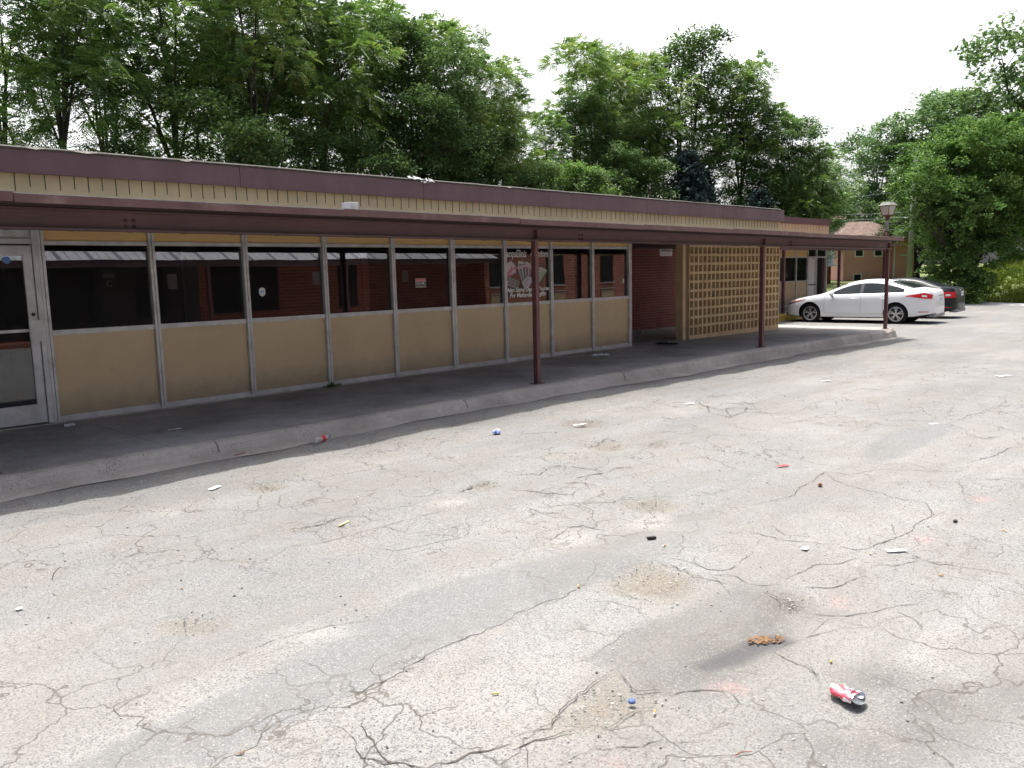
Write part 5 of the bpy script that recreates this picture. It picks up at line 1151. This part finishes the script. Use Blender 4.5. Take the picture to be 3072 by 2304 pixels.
# the broad fresh green tree at the right, branches down to the ground
Rh = Vector((.6965,-.7175,0)); Fh = Vector((.7175,.6965,0))
def near_tree(x, y, lobes, label, seed, n, leafm, per=70):
    rs = np.random.RandomState(seed); t = empty('tree', (x, y, -.25), 0, label, 'tree')
    Lb = []
    for (a, d, z, r_) in lobes:
        p = Rh*a+Fh*d; Lb.append((p.x, p.y, z, r_))
        if r_ > 1.4: q = Rh*(a+rs.uniform(-.5,.5))+Fh*(d+1.4); Lb.append((q.x, q.y, z+.3, r_*.85))
    P_, D_ = lobe_points(Lb, n, rs, .62)
    V = leaves(P_, per, .36, .13, rs)
    b_ = MB(); limbs(b_, Lb, 1.1, .2, rs)
    # outlying sprays
    sp = []
    for _ in range(int(n*.42)):
        k = rs.randint(len(P_)); d = D_[k].copy(); d[2] = d[2]*.4-.05; L_ = .5+1.15*rs.rand()**1.5
        for q in range(5): sp.append(P_[k]+d*L_*q/5+np.array([0,0,-.12*q*q/10]))
    V = np.concatenate([V, leaves(np.array(sp), 12, .14, .13, rs)])
    obj('trunk', b_, M['trunk'], t, True); obj('crown', quads_mesh('crown', V), leafm, t); return t
near_tree(40.6, 1.9, [(-1.75,0,5.0,1.3),(-.15,.2,6.1,1.8),(1.46,.4,6.9,1.9),(-.35,0,3.4,1.5),(1.3,.2,4.2,2.2),(2.9,.4,5.6,2.3),(.5,0,1.9,1.4),(-.6,-.3,1.7,1.15),(.4,-.5,.8,1.0),(.9,0,2.5,1.5),(-.2,.6,.9,1.2),(.0,-.1,.9,.85),(-2.3,.2,4.9,.55),(.9,.1,.9,.7),(2.6,.2,3.2,1.3)], 'broad bright green tree with low branches beside the dark saloon', 21, 980, M['leafC'])
near_tree(45.0, -1.0, [(0,0,5.6,2.4),(1.4,0,7.2,2.2),(1.8,0,3.8,2.0),(-.8,0,3.6,1.7)], 'leafy green tree behind the broad tree at the right edge', 22, 380, M['leafC'])

# ------------------------------------------------------------------ houses, poles and wires beyond the lot
def frame(D, lat): v = Fh*D+Rh*lat; return (v.x, v.y-9.61)
yaw = math.atan2(Rh.y, Rh.x)
hx, hy = frame(65.5, 26.15)
H1 = empty('house', (hx, hy, 0), yaw, 'brown two storey house with hipped shingle roof and white windows', 'house')
b_ = MB(); b_.box(0, 5.25, 0, 7, -.4, 3.74); obj('wall', b_, M['house'], H1)
b_ = MB(); e = .7
b_.add([(-e,-e,3.72),(5.25+e,-e,3.72),(5.25+e,7+e,3.72),(-e,7+e,3.72),(1.3,2.2,5.15),(2.9,2.2,5.15),(2.9,4.6,5.15),(1.3,4.6,5.15)],[(0,1,5,4),(1,2,6,5),(2,3,7,6),(3,0,4,7),(4,5,6,7),(0,3,2,1)])
b_.add([(3.0,-e-.9,3.60),(5.6+e,-e-.9,3.60),(5.6+e,1.5,3.60),(3.0,1.5,3.60),(4.0,.4,4.35),(5.0,.4,4.35)],[(0,1,5,4),(1,2,5),(2,3,4,5),(3,0,4),(0,3,2,1)])
obj('roof', b_, M['shingle'], H1)
b_ = MB(); b_.box(3.75, 5.25, -.6, -.004, -.4, 3.59); obj('bay_wall', b_, M['house'], H1)
for (a, c, z0, z1) in ((.85,1.58,2.28,2.95),(2.35,3.06,2.28,2.95),(.76,1.48,.33,1.0)):
    w_ = obj('window_frame', MB().box(a, c, -.06, -.004, z0, z0+.09).box(a, c, -.06, -.004, z1-.07, z1).box(a, a+.09, -.06, -.004, z0+.09, z1-.07).box(c-.09, c, -.06, -.004, z0+.09, z1-.07), M['whitep'], H1)
    obj('pane', MB().box(a+.09, c-.09, -.03, -.005, z0+.09, z1-.07), M['carglass'] if z0 < 1 else M['signblack'], w_)
obj('sill', MB().box(4.15, 5.1, -.68, -.605, 2.30, 2.38), M['whitep'], H1)
b_ = MB(); b_.box(3.66, 3.74, -.66, -.605, -.2, 3.55); obj('downspout', b_, M['whitep'], H1)
hx, hy = frame(61, 20.3)
H2 = empty('house', (hx, hy, 0), yaw, 'pale blue white house with deck rail behind the wing corner', 'house')
obj('wall', MB().box(0, 3.55, .6, 6, 1.75, 5.0), M['housewhite'], H2); obj('base_wall', MB().box(.1, 3.5, .9, 5.9, -.4, 1.7), M['brick'], H2)
b_ = MB(); b_.box(0, 3.7, -.6, .599, 1.62, 1.74)
for k in range(12): b_.box(.1+k*.31, .14+k*.31, -.6, -.56, 1.74, 2.3)
b_.box(0, 3.7, -.61, -.55, 2.3, 2.36); obj('deck', b_, M['housewhite'], H2)
obj('roof', MB().add([(-.4,-.6,5),(4,-.6,5),(4,6.4,5),(-.4,6.4,5),(.8,2.8,6.4),(2.8,2.8,6.4)],[(0,1,5,4),(1,2,5),(2,3,4,5),(3,0,4),(0,3,2,1)]), M['shingle'], H2)

px_, py_ = frame(55.6, 26.6)
U = empty('utility_pole', (px_, py_, terr(px_, py_)), yaw, 'weathered grey green wooden utility pole rising beside the broad tree', 'pole')
obj('shaft', MB().tube([(0,0,-.5),(.18,0,8.4)], [.19,.14], 14), M['pole'], U, True)
obj('crossarm', MB().box(-.8, 1.1, -.06, .06, 7.9, 8.02), M['pole'], U)
la = MB().tube([(.1,0,6.95),(-.35,0,7.05),(-.7,0,6.95)], [.025,.025,.025], 6); lo = obj('light_arm', la, M['alu'], U, True)
obj('lamp_head', MB().lathe([(.0,.16),(.10,.14),(.17,.02),(.15,-.1),(.07,-.14),(.0,-.15)], (-.78,0,6.92), 16), M['white_pl'], lo, True)
p2 = Vector((45,19,0))
def wire(a, c, sag, r_=.012):
    pts = [Vector(a).lerp(Vector(c), t/10)-Vector((0,0,sag*4*(t/10)*(1-t/10))) for t in range(11)]
    return MB().tube([tuple(p) for p in pts], [r_]*11, 5, False)
for k, (z0, z1, sg, lb) in enumerate(((8.25,8.9,.5,'highest thin overhead wire running left from the utility pole'),(7.9,8.3,.6,'second overhead wire just below the highest one'),(6.55,6.2,.5,'middle overhead wire starting near the pole lamp'),(5.05,5.4,.25,'thick pale cable crossing behind the lantern'),(4.75,4.9,.25,'lowest pale cable crossing behind the lamp post'))):
    o = obj('overhead_wire', wire((px_,py_,z0), (45+.3*k,19,z1), sg, .012 if k < 3 else .022), M['wire']); tag(o, lb, 'wire')
o = obj('overhead_wire', wire((px_,py_,4.15), (px_-5.6,py_+3.6,3.4), .1), M['wire']); tag(o, 'short service wire dropping from the utility pole to the house roof', 'wire')
o = empty('utility_pole', (45,19,0), 0, 'second utility pole hidden among the trees behind the wing', 'pole'); obj('shaft', MB().tube([(0,0,-.5),(0,0,9.2)], [.16,.12], 10), M['pole'], o, True)

lx, ly = frame(34.9, 15.72)
Lp = empty('street_lamp', (lx, ly, .02), yaw, 'brown lamp post with four sided tapered lantern behind the canopy', 'street lamp')
obj('pole', MB().tube([(0,0,-.2),(0,0,3.3)], [.05,.042], 10), M['post'], Lp, True)
obj('collar', MB().lathe([(.055,3.02),(.075,3.1),(.085,3.3),(.10,3.42),(.05,3.46)], (0,0,0), 12), M['pole'], Lp, True)
obj('lantern_base', MB().lathe([(.05,3.46),(.15,3.62),(.19,3.66)], (0,0,0), 4), M['post'], Lp)
def rot4(v): c = math.cos(R(30)); s_ = math.sin(R(30)); return (v[0]*c-v[1]*s_, v[0]*s_+v[1]*c, v[2])
a, c, z0, z1 = .16, .25, 3.665, 4.05
co = [(-1,-1),(1,-1),(1,1),(-1,1)]
for k in range(4):
    u, v = co[k], co[(k+1)%4]
    obj('glass_panel', MB().add([rot4(t) for t in ((u[0]*a,u[1]*a,z0),(v[0]*a,v[1]*a,z0),(v[0]*c,v[1]*c,z1),(u[0]*c,u[1]*c,z1))],[(0,1,2,3)]), M['lampglass'], Lp)
b_ = MB()
for k in range(4):
    u, v = co[k], co[(k+1)%4]
    b_.tube([rot4((u[0]*a*1.03,u[1]*a*1.03,z0)), rot4((u[0]*c*1.03,u[1]*c*1.03,z1))], [.016,.016], 5); b_.tube([rot4((u[0]*c,u[1]*c,z1)), rot4((v[0]*c,v[1]*c,z1))], [.018,.018], 5); b_.tube([rot4((u[0]*a,u[1]*a,z0)), rot4((v[0]*a,v[1]*a,z0))], [.016,.016], 5)
obj('lantern_frame', b_, M['post'], Lp)
c2 = .30; obj('lantern_cap', MB().add([rot4(t) for t in ((-c2,-c2,4.06),(c2,-c2,4.06),(c2,c2,4.06),(-c2,c2,4.06),(-.17,-.17,4.2),(.17,-.17,4.2),(.17,.17,4.2),(-.17,.17,4.2))],[(0,1,5,4),(1,2,6,5),(2,3,7,6),(3,0,4,7),(4,5,6,7),(3,2,1,0)]), M['pole'], Lp); Lp.scale = (.9,.9,1)

# grass on the verge and bank
rs = np.random.RandomState(9)
def grass_patch(name, n, xr, yr, hgt, ok=lambda x, y: True):
    V = []
    for _ in range(n):
        x = rs.uniform(*xr); y = rs.uniform(*yr)
        if not ok(x, y): continue
        z = terr(x, y)-.02; 
        for k in range(5):
            a_ = rs.rand()*6.28; h = hgt*(.5+rs.rand()); w = .02+.03*rs.rand(); lx_ = math.cos(a_)*h*.5; ly_ = math.sin(a_)*h*.5
            qx, qy = x+rs.normal()*.1, y+rs.normal()*.1
            V += [(qx-w,qy+w,z),(qx+w,qy-w,z),(qx+lx_+w*.3,qy+ly_,z+h),(qx+lx_-w*.3,qy+ly_,z+h)]
    o = obj(name, quads_mesh(name, np.array(V)), M['grass']); tag(o, 'long yellow green grass growing on the verge and bank', 'grass', kind='stuff'); return o
grass_patch('grass', 9000, (38,62), (-9,13), .15, lambda x, y: (x-38) > (y+3.2)*.72+1.0 and x > 3.62*(y+9.61))
# ------------------------------------------------------------------ litter and small things lying about
def gz(x, y): return ground_z(x, y)+.004
def thing(name, b_or_me, mat, pos, label, cat, rz=0, rx=0, ry=0, group=None, smooth=False, z=None):
    o = obj(name, b_or_me, mat, None, smooth); o.location = (pos[0], pos[1], gz(*pos) if z is None else z); o.rotation_euler = (rx, ry, rz)
    return tag(o, label, cat, group)
def crumple(w, h, n, amp, seed, thick=0):
    rs = random.Random(seed); b_ = MB(); m_ = n
    b_.v = [((i/n-.5)*w, (j/m_-.5)*h, .006+amp*abs(noise.noise(Vector((i*.9+seed, j*.8, 0))))*2+(amp*.6 if (i+j)%3 == 0 else 0)) for i in range(n+1) for j in range(m_+1)]
    b_.f = [(i*(m_+1)+j, (i+1)*(m_+1)+j, (i+1)*(m_+1)+j+1, i*(m_+1)+j+1) for i in range(n) for j in range(m_)]; b_.m = [0]*len(b_.f); return b_
# crushed drinks can: flattened body, red and white print, bright end turned up
x, y = LIT['can']; can = empty('crushed_can', (x, y, gz(x, y)+.004), R(-99), 'crushed red and white drinks can with silver end in the foreground', 'can')
bv = []; nseg = 28; prof = [(-.078,.010,.020),(-.062,.030,.018),(-.04,.037,.026),(-.015,.034,.016),(.01,.040,.028),(.03,.041,.024),(.045,.038,.027)]
ms = MB(); ms2 = MB()
for r_, (xx_, wy, hz_) in enumerate(prof):
    for k in range(nseg):
        t = 2*math.pi*k/nseg; wob = 1+.16*noise.noise(Vector((r_*1.3, math.cos(t)*2.1, math.sin(t)*2.1)))
        bv.append((xx_, wy*math.cos(t)*wob, .026+hz_*math.sin(t)*wob*(.9 if math.sin(t) > 0 else 1)))
ms.add(bv, [(r_*nseg+k, r_*nseg+(k+1)%nseg, (r_+1)*nseg+(k+1)%nseg, (r_+1)*nseg+k) for r_ in range(len(prof)-1) for k in range(nseg)])
mred, nt, b = newmat('can_print'); w_ = N(nt, 'ShaderNodeTexWave', Scale=9., Distortion=9.); w_.bands_direction = 'Y'; nt.links.new(ocoord(nt), w_.inputs['Vector'])
nt.links.new(ramp(nt, w_.outputs[1], [(.32,(.66,.10,.14)),(.46,(.86,.78,.80))]), b.inputs['Base Color']); b.inputs['Roughness'].default_value = .25; b.inputs['Metallic'].default_value = .35
obj('can_body', ms, mred, can, True)
e_ = MB(); M4 = Matrix.Translation((.046,0,.031)) @ Matrix.Rotation(R(-52), 4, 'Y') @ Matrix.Diagonal((1,1.08,.98,1))
e_.lathe([(.036,.004),(.034,.006),(.031,.0),(.029,-.010),(.012,-.018),(.0,-.019)][::-1], (0,0,0), 28, 'x'); e_.xform(M4); obj('can_end', e_, M['foil'], can, True); can.scale = (.84,1.08,.84)
# clear bottle with a red label
x, y = LIT['bottle']; bt = empty('plastic_bottle', (x, y, gz(x, y)+.03), R(24), 'clear plastic bottle with red label lying at the foot of the kerb', 'bottle')
mcl = bpy.data.materials.new('bottle_clear'); mcl.use_nodes = True; nb = mcl.node_tree.nodes['Principled BSDF']; nt = mcl.node_tree
nt.links.new(ramp(nt, nz(nt, 30, 3, .6, ocoord(nt)), [(.3,(.55,.58,.62)),(.7,(.75,.78,.82))]), nb.inputs['Base Color']); nb.inputs['Alpha'].default_value = .45; nb.inputs['Roughness'].default_value = .1
obj('bottle_body', MB().lathe([(.0,-.115),(.028,-.11),(.032,-.095),(.031,-.03),(.029,.0),(.032,.03),(.030,.06),(.018,.095),(.013,.105),(.013,.12)], (0,0,0), 20, 'x'), mcl, bt, True)
obj('bottle_label', MB().lathe([(.0326,-.028),(.0316,.0),(.0332,.028)], (0,0,0), 20, 'x'), M['red'], bt, True); obj('bottle_cap', MB().lathe([(.015,.118),(.015,.134),(.0,.135)], (0,0,0), 14, 'x'), M['blue'], bt)
x, y = LIT['wrapper']; wr = empty('snack_wrapper', (x, y, gz(x, y)), R(35), 'crumpled blue and white wrapper on the sunlit asphalt near the shadow edge', 'wrapper')
obj('blue_side', crumple(.10,.07,6,.018,3), M['blue'], wr); b_ = crumple(.075,.065,6,.018,8); b_.xform(Matrix.Translation((.055,.01,.004))); obj('white_side', b_, M['paper'], wr)
thing('paper_scrap', crumple(.12,.045,7,.003,4), M['paper'], LIT['card'], 'long white paper strip lying nearest the left shadow edge', 'paper', R(30))
thing('yellow_stick', MB().box(-.05,.05,-.008,.008,0,.006), M['straw'], LIT['yellowstick'], 'pale yellow flat stick beside a wide crack', 'stick', R(20))
thing('paper_scrap', crumple(.15,.04,7,.006,5), M['paper'], LIT['paper3'], 'torn white paper beside a dark pothole near the middle post', 'paper', R(-20))
thing('plastic_scrap', crumple(.09,.035,5,.006,6), M['red'], LIT['redscrap'], 'small flat red scrap alone on the open asphalt', 'scrap', R(-40))
thing('paper_scrap', crumple(.11,.03,6,.004,7), M['paper'], LIT['whitewr'], 'narrow white wrapper beside a long crack at right', 'paper', R(-44))
thing('paper_scrap', crumple(.12,.05,6,.004,17), M['paper'], LIT['pap4'], 'white paper flake left of the densest crack web', 'paper', R(-30))
thing('paper_scrap', crumple(.13,.05,6,.004,18), M['paper'], LIT['pap5'], 'white flake on the asphalt right of the middle of the lot', 'paper', R(-40))
thing('paper_scrap', crumple(.09,.04,6,.003,19), M['paper'], LIT['pap6'], 'white flake beyond the dark patch near the right edge', 'paper', R(-40))
thing('paper_scrap', crumple(.2,.1,6,.004,29), M['paper'], LIT['w17'], 'small white flake far out on the lot near the right edge', 'paper', R(-40))
thing('paper_scrap', crumple(.05,.035,4,.003,31), M['paper'], LIT['w7'], 'tiny white crumb left of the narrow white wrapper', 'paper', R(10))
thing('paper_scrap', crumple(.03,.02,3,.002,32), M['paper'], LIT['w11'], 'tiny white crumb at the left edge of the asphalt', 'paper', R(10))
thing('bottle_cap', MB().lathe([(.0135,.0),(.0140,.004),(.0125,.010),(.0,.011)], (0,0,0), 18), M['blue'], LIT['cap'], 'blue bottle cap on the gravelly patch in the foreground', 'bottle cap', smooth=True)
thing('bottle_cap', crumple(.05,.04,4,.02,12), M['blue'], LIT['bluecap2'], 'small crumpled blue scrap by the kerb left of the post', 'scrap')
thing('paper_scrap', MB().box(-.07,.07,-.055,.055,0,.004), M['plate'], LIT['bluepaper'], 'small square pale blue paper leaning on the kerb', 'paper', R(20), R(25))
def leafpile(n, rad, seed):
    rs = random.Random(seed); b_ = MB()
    for _ in range(n):
        a, r_ = rs.random()*6.28, rad*rs.random()**.6; x_, y_ = r_*math.cos(a)*1.6, r_*math.sin(a)*.7; s_ = .008+.01*rs.random(); t = rs.random()*6.28; h = .002+.004*rs.random()
        d = Vector((math.cos(t), math.sin(t), rs.uniform(-.3,.3)))*s_; e = Vector((-math.sin(t), math.cos(t), rs.uniform(-.4,.4)))*s_*.35; c = Vector((x_, y_, h))
        b_.add([c-d, c+e, c+d, c-e], [(0,1,2,3)])
    return b_
thing('leaf_litter', leafpile(80,.055,3), M['litter'], LIT['leaves'], 'small pile of orange brown leaf litter at the end of the wet stain', 'leaf litter', R(-40))
thing('rubber_scrap', MB().bevbox(-.028,.028,-.012,.012,0,.014,.003), M['black'], LIT['black1'], 'small black rubber block near the pale worn patch', 'scrap', R(-35))
thing('rubber_scrap', MB().bevbox(-.02,.02,-.012,.012,0,.010,.003), M['black'], LIT['b14'], 'small black scrap near the right edge beside pink paint', 'scrap', R(15))
thing('stone', MB().bevbox(-.022,.022,-.015,.015,0,.02,.007), M['rust'], LIT['bk'], 'single reddish stone where several cracks meet', 'stone', R(15))
thing('twig', MB().tube([(-.02,0,.004),(.01,.005,.03),(.05,0,.045),(.085,.01,.035)], [.003,.003,.002,.0015], 5), M['trunk'], LIT['stick'], 'thin curled twig standing up at the left of the asphalt', 'twig', R(40))
thing('twig', MB().tube([(-.03,0,.004),(0,.006,.006),(.035,0,.004)], [.002,.002,.0012], 5), M['rust'], LIT['stk'], 'short red brown twig at the bottom of the asphalt', 'twig', R(-30))
thing('dead_leaf', leafpile(4,.008,5), M['leafbrown'], LIT['leaf1'], 'small dark brown leaf at the bottom edge left of centre', 'leaf')
thing('dead_leaf', leafpile(3,.006,8), M['leafbrown'], LIT['w13'], 'small brown leaf on the rough left part of the lot', 'leaf')
G_ = 'cigarette ends dropped on the asphalt'
for k, (key, lb) in enumerate((('butt1','orange cigarette end left of the dark patch'),('butt2','orange cigarette end right of the blue bottle cap'),('butt3','orange cigarette end above the crushed can'),('butt4','orange cigarette end beside the narrow white wrapper'),('butt5','orange cigarette end nearest the right edge'),('butt6','orange cigarette end just below the black rubber block'),('leaf2','pale yellow cigarette end left of the gravelly patch'),('o15','orange cigarette end beside the right hand pink mark'))):
    bt_ = empty('cigarette_end', (*LIT[key], gz(*LIT[key])+.0045), rt.random()*6, lb, 'cigarette end', G_)
    obj('filter', MB().tube([(-.013,0,0),(.007,0,0)], [.004,.004], 8), M['butt'] if key != 'leaf2' else M['straw'], bt_, True); obj('paper_end', MB().tube([(.0071,0,0),(.014,.001,0)], [.004,.0036], 8), M['paper'] if k%2 else M['butt'], bt_, True)
# things on the walkway
w = WLK
thing('tissue', crumple(.09,.07,6,.03,21), M['paper'], w['tissue'], 'crumpled white tissue under the mullion beside the glass door', 'tissue', z=.174)
thing('paper_scrap', crumple(.13,.04,6,.006,22), M['paper'], w['flat'], 'flat grey white paper scrap on the shaded walkway by the first panel', 'paper', R(-10), z=.174)
thing('plastic_bag', crumple(.34,.12,9,.028,23), M['white_pl'], w['bag'], 'crumpled white plastic bag on the walkway before the brick recess', 'bag', R(-25), z=.172)
thing('paper_cup', MB().lathe([(.0,-.06),(.028,-.06),(.038,.055),(.042,.058),(.042,.066),(.036,.066)], (0,0,.04), 18, 'x'), M['paper'], (16.3,1.9), 'white paper cup lying on its side in the dark brick recess', 'cup', R(-140), smooth=True, z=walkz(16.3))
thing('dark_cloth', crumple(.42,.14,9,.03,24), M['black'], w['blackcloth'], 'crumpled black cloth at the edge of the brick recess', 'cloth', R(-70), z=.172)
b_ = MB(); rsx = random.Random(4)
for _ in range(36):
    a = rsx.random()*6.28; L_ = .05+.09*rsx.random(); d = Vector((math.cos(a)*1.5, -abs(math.sin(a))*.7, .35+rsx.random()*.6)).normalized(); p = Vector((rsx.uniform(-.09,.09), rsx.uniform(-.02,.02), 0)); s_ = d.cross(Vector((0,0,1))).normalized()*.014
    b_.add([p, p+d*L_*.5+s_, p+d*L_, p+d*L_*.5-s_], [(0,1,2,3)])
thing('weed', b_, M['leafC'], (w['weed'][0], -.09), 'small green weed growing at the foot of a tan panel', 'plant', z=.17)
thing('bark_strip', MB().box(-.06,.06,-.012,.012,0,.01), M['rust'], (3.55,-2.62), 'dark red strip lying in the gutter below the first panels', 'scrap', R(10))

# loose gravel and grit: uncountable, one object
rs = np.random.RandomState(12)
ico = [(0,0,1),(.89,0,.45),(.28,.85,.45),(-.72,.53,.45),(-.72,-.53,.45),(.28,-.85,.45),(.72,.53,-.45),(-.28,.85,-.45),(-.89,0,-.45),(-.28,-.85,-.45),(.72,-.53,-.45),(0,0,-1)]
icf = [(0,1,2),(0,2,3),(0,3,4),(0,4,5),(0,5,1),(1,6,2),(2,7,3),(3,8,4),(4,9,5),(5,10,1),(6,7,2),(7,8,3),(8,9,4),(9,10,5),(10,6,1),(6,11,7),(7,11,8),(8,11,9),(9,11,10),(10,11,6)]
NP = 4200; ux = 1+13*rs.rand(NP)**1.6; uy = -9.4+6.9*rs.rand(NP)
dirtp = [np.array(p) for p in MASKS['dirt']]
extra = []
for p in dirtp:
    c = p.mean(0); s = p.std(0)
    for _ in range(60): extra.append((c[0]+rs.normal()*s[0]*.8, c[1]+rs.normal()*s[1]*.8))
extra = np.array(extra); ux = np.concatenate([ux, extra[:,0]]); uy = np.concatenate([uy, extra[:,1]])
okm = (uy < -2.55)&(uy > -9.5)&(ux > .5); ux = ux[okm]; uy = uy[okm]; uz = lot_height(ux, uy)
n = len(ux); sc_ = (.0018+.0042*rs.rand(n)**3.6)*(1+.03*ux); ico_ = np.array(ico); V = np.empty((n,12,3))
for q in range(3): V[:,:,q] = ico_[:,q][None]*(sc_*(.7+.6*rs.rand(n)))[:,None]*(1+.2*rs.normal(size=(n,12)))
V[:,:,0] += ux[:,None]; V[:,:,1] += uy[:,None]; V[:,:,2] += (uz+sc_*.35)[:,None]
Fi = (np.array(icf)[None]+(np.arange(n)*12)[:,None,None]).reshape(-1,3)
me = bpy.data.meshes.new('gravel'); me.from_pydata(V.reshape(-1,3).tolist(), [], Fi.tolist())
m, nt, b = newmat('gravel'); g = nt.nodes.new('ShaderNodeNewGeometry')
nt.links.new(ramp(nt, g.outputs['Random Per Island'], [(.1,(.16,.16,.165)),(.3,(.30,.28,.26)),(.75,(.45,.43,.40)),(.95,(.62,.60,.57))]), b.inputs['Base Color']); b.inputs['Roughness'].default_value = .85
o = obj('gravel', me, m); tag(o, 'loose grit and small stones scattered over the asphalt', 'gravel', kind='stuff')

# ------------------------------------------------------------------ camera
cd = bpy.data.cameras.new('camera'); cam = bpy.data.objects.new('camera', cd); col.objects.link(cam)
cam.location = (0, -9.61087686, 1.64053862)
Rv = Vector((0.6962270445, -0.7174008715, -0.0245742164)); Uv = Vector((0.1121534672, 0.0749017383, 0.9908639308)); Fv = Vector((0.7090059959, 0.6926223496, -0.1326076110))
mt = Matrix((Rv, Uv, -Fv)).transposed(); cam.rotation_euler = mt.to_euler()
cd.sensor_width = 36; cd.sensor_fit = 'HORIZONTAL'; cd.lens = 36*2465.92/3072; cd.clip_start = .05; cd.clip_end = 3000
scene.camera = cam
scene.render.resolution_x = 1024; scene.render.resolution_y = 768

# ------------------------------------------------------------------ daylight: high hazy summer sun from behind the building
to_sun = Vector((.10, .215, 1)).normalized()
elev = math.asin(to_sun.z); az = math.atan2(to_sun.x, to_sun.y)
sl = bpy.data.lights.new('sun', 'SUN'); sl.energy = 4.8; sl.angle = R(.55); sl.color = (1.0,.96,.89)
so = bpy.data.objects.new('sun', sl); col.objects.link(so); so.rotation_euler = (-to_sun).to_track_quat('-Z', 'Y').to_euler(); so.location = (20,10,40)
wd = bpy.data.worlds.new('World'); scene.world = wd; wd.use_nodes = True; nt = wd.node_tree
bg = nt.nodes['Background']; sky = nt.nodes.new('ShaderNodeTexSky'); sky.sky_type = 'NISHITA'; sky.sun_disc = False
sky.sun_elevation = elev; sky.sun_rotation = az; sky.air_density = 1.2; sky.dust_density = 5.5; sky.ozone_density = 1.0; sky.altitude = 0
# summer haze whitens the sky
hs = nt.nodes.new('ShaderNodeHueSaturation'); hs.inputs['Saturation'].default_value = .35; hs.inputs['Value'].default_value = 1.0
tc = nt.nodes.new('ShaderNodeTexCoord'); dt = nt.nodes.new('ShaderNodeVectorMath'); dt.operation = 'DOT_PRODUCT'
dt.inputs[1].default_value = Vector((.62,.74,.26)).normalized(); nt.links.new(tc.outputs['Generated'], dt.inputs[0])
mr = nt.nodes.new('ShaderNodeMapRange'); mr.interpolation_type = 'SMOOTHSTEP'; mr.inputs['From Min'].default_value = -.1; mr.inputs['From Max'].default_value = .72
mr.inputs['To Min'].default_value = 1.1; mr.inputs['To Max'].default_value = 2.9; nt.links.new(dt.outputs['Value'], mr.inputs[0]); nt.links.new(mr.outputs[0], hs.inputs['Value'])
ms_ = nt.nodes.new('ShaderNodeMapRange'); ms_.inputs['From Min'].default_value = 0; ms_.inputs['From Max'].default_value = .8; ms_.inputs['To Min'].default_value = .8; ms_.inputs['To Max'].default_value = .15
nt.links.new(dt.outputs['Value'], ms_.inputs[0]); nt.links.new(ms_.outputs[0], hs.inputs['Saturation'])
nt.links.new(sky.outputs[0], hs.inputs['Color']); nt.links.new(hs.outputs[0], bg.inputs['Color']); bg.inputs['Strength'].default_value = .13
scene.render.engine = 'CYCLES'
scene.view_settings.view_transform = 'Standard'; scene.view_settings.look = 'None'; scene.view_settings.exposure = 0; scene.view_settings.gamma = 1
scene.cycles.max_bounces = 6; scene.cycles.transparent_max_bounces = 12; scene.cycles.caustics_reflective = False; scene.cycles.caustics_refractive = False
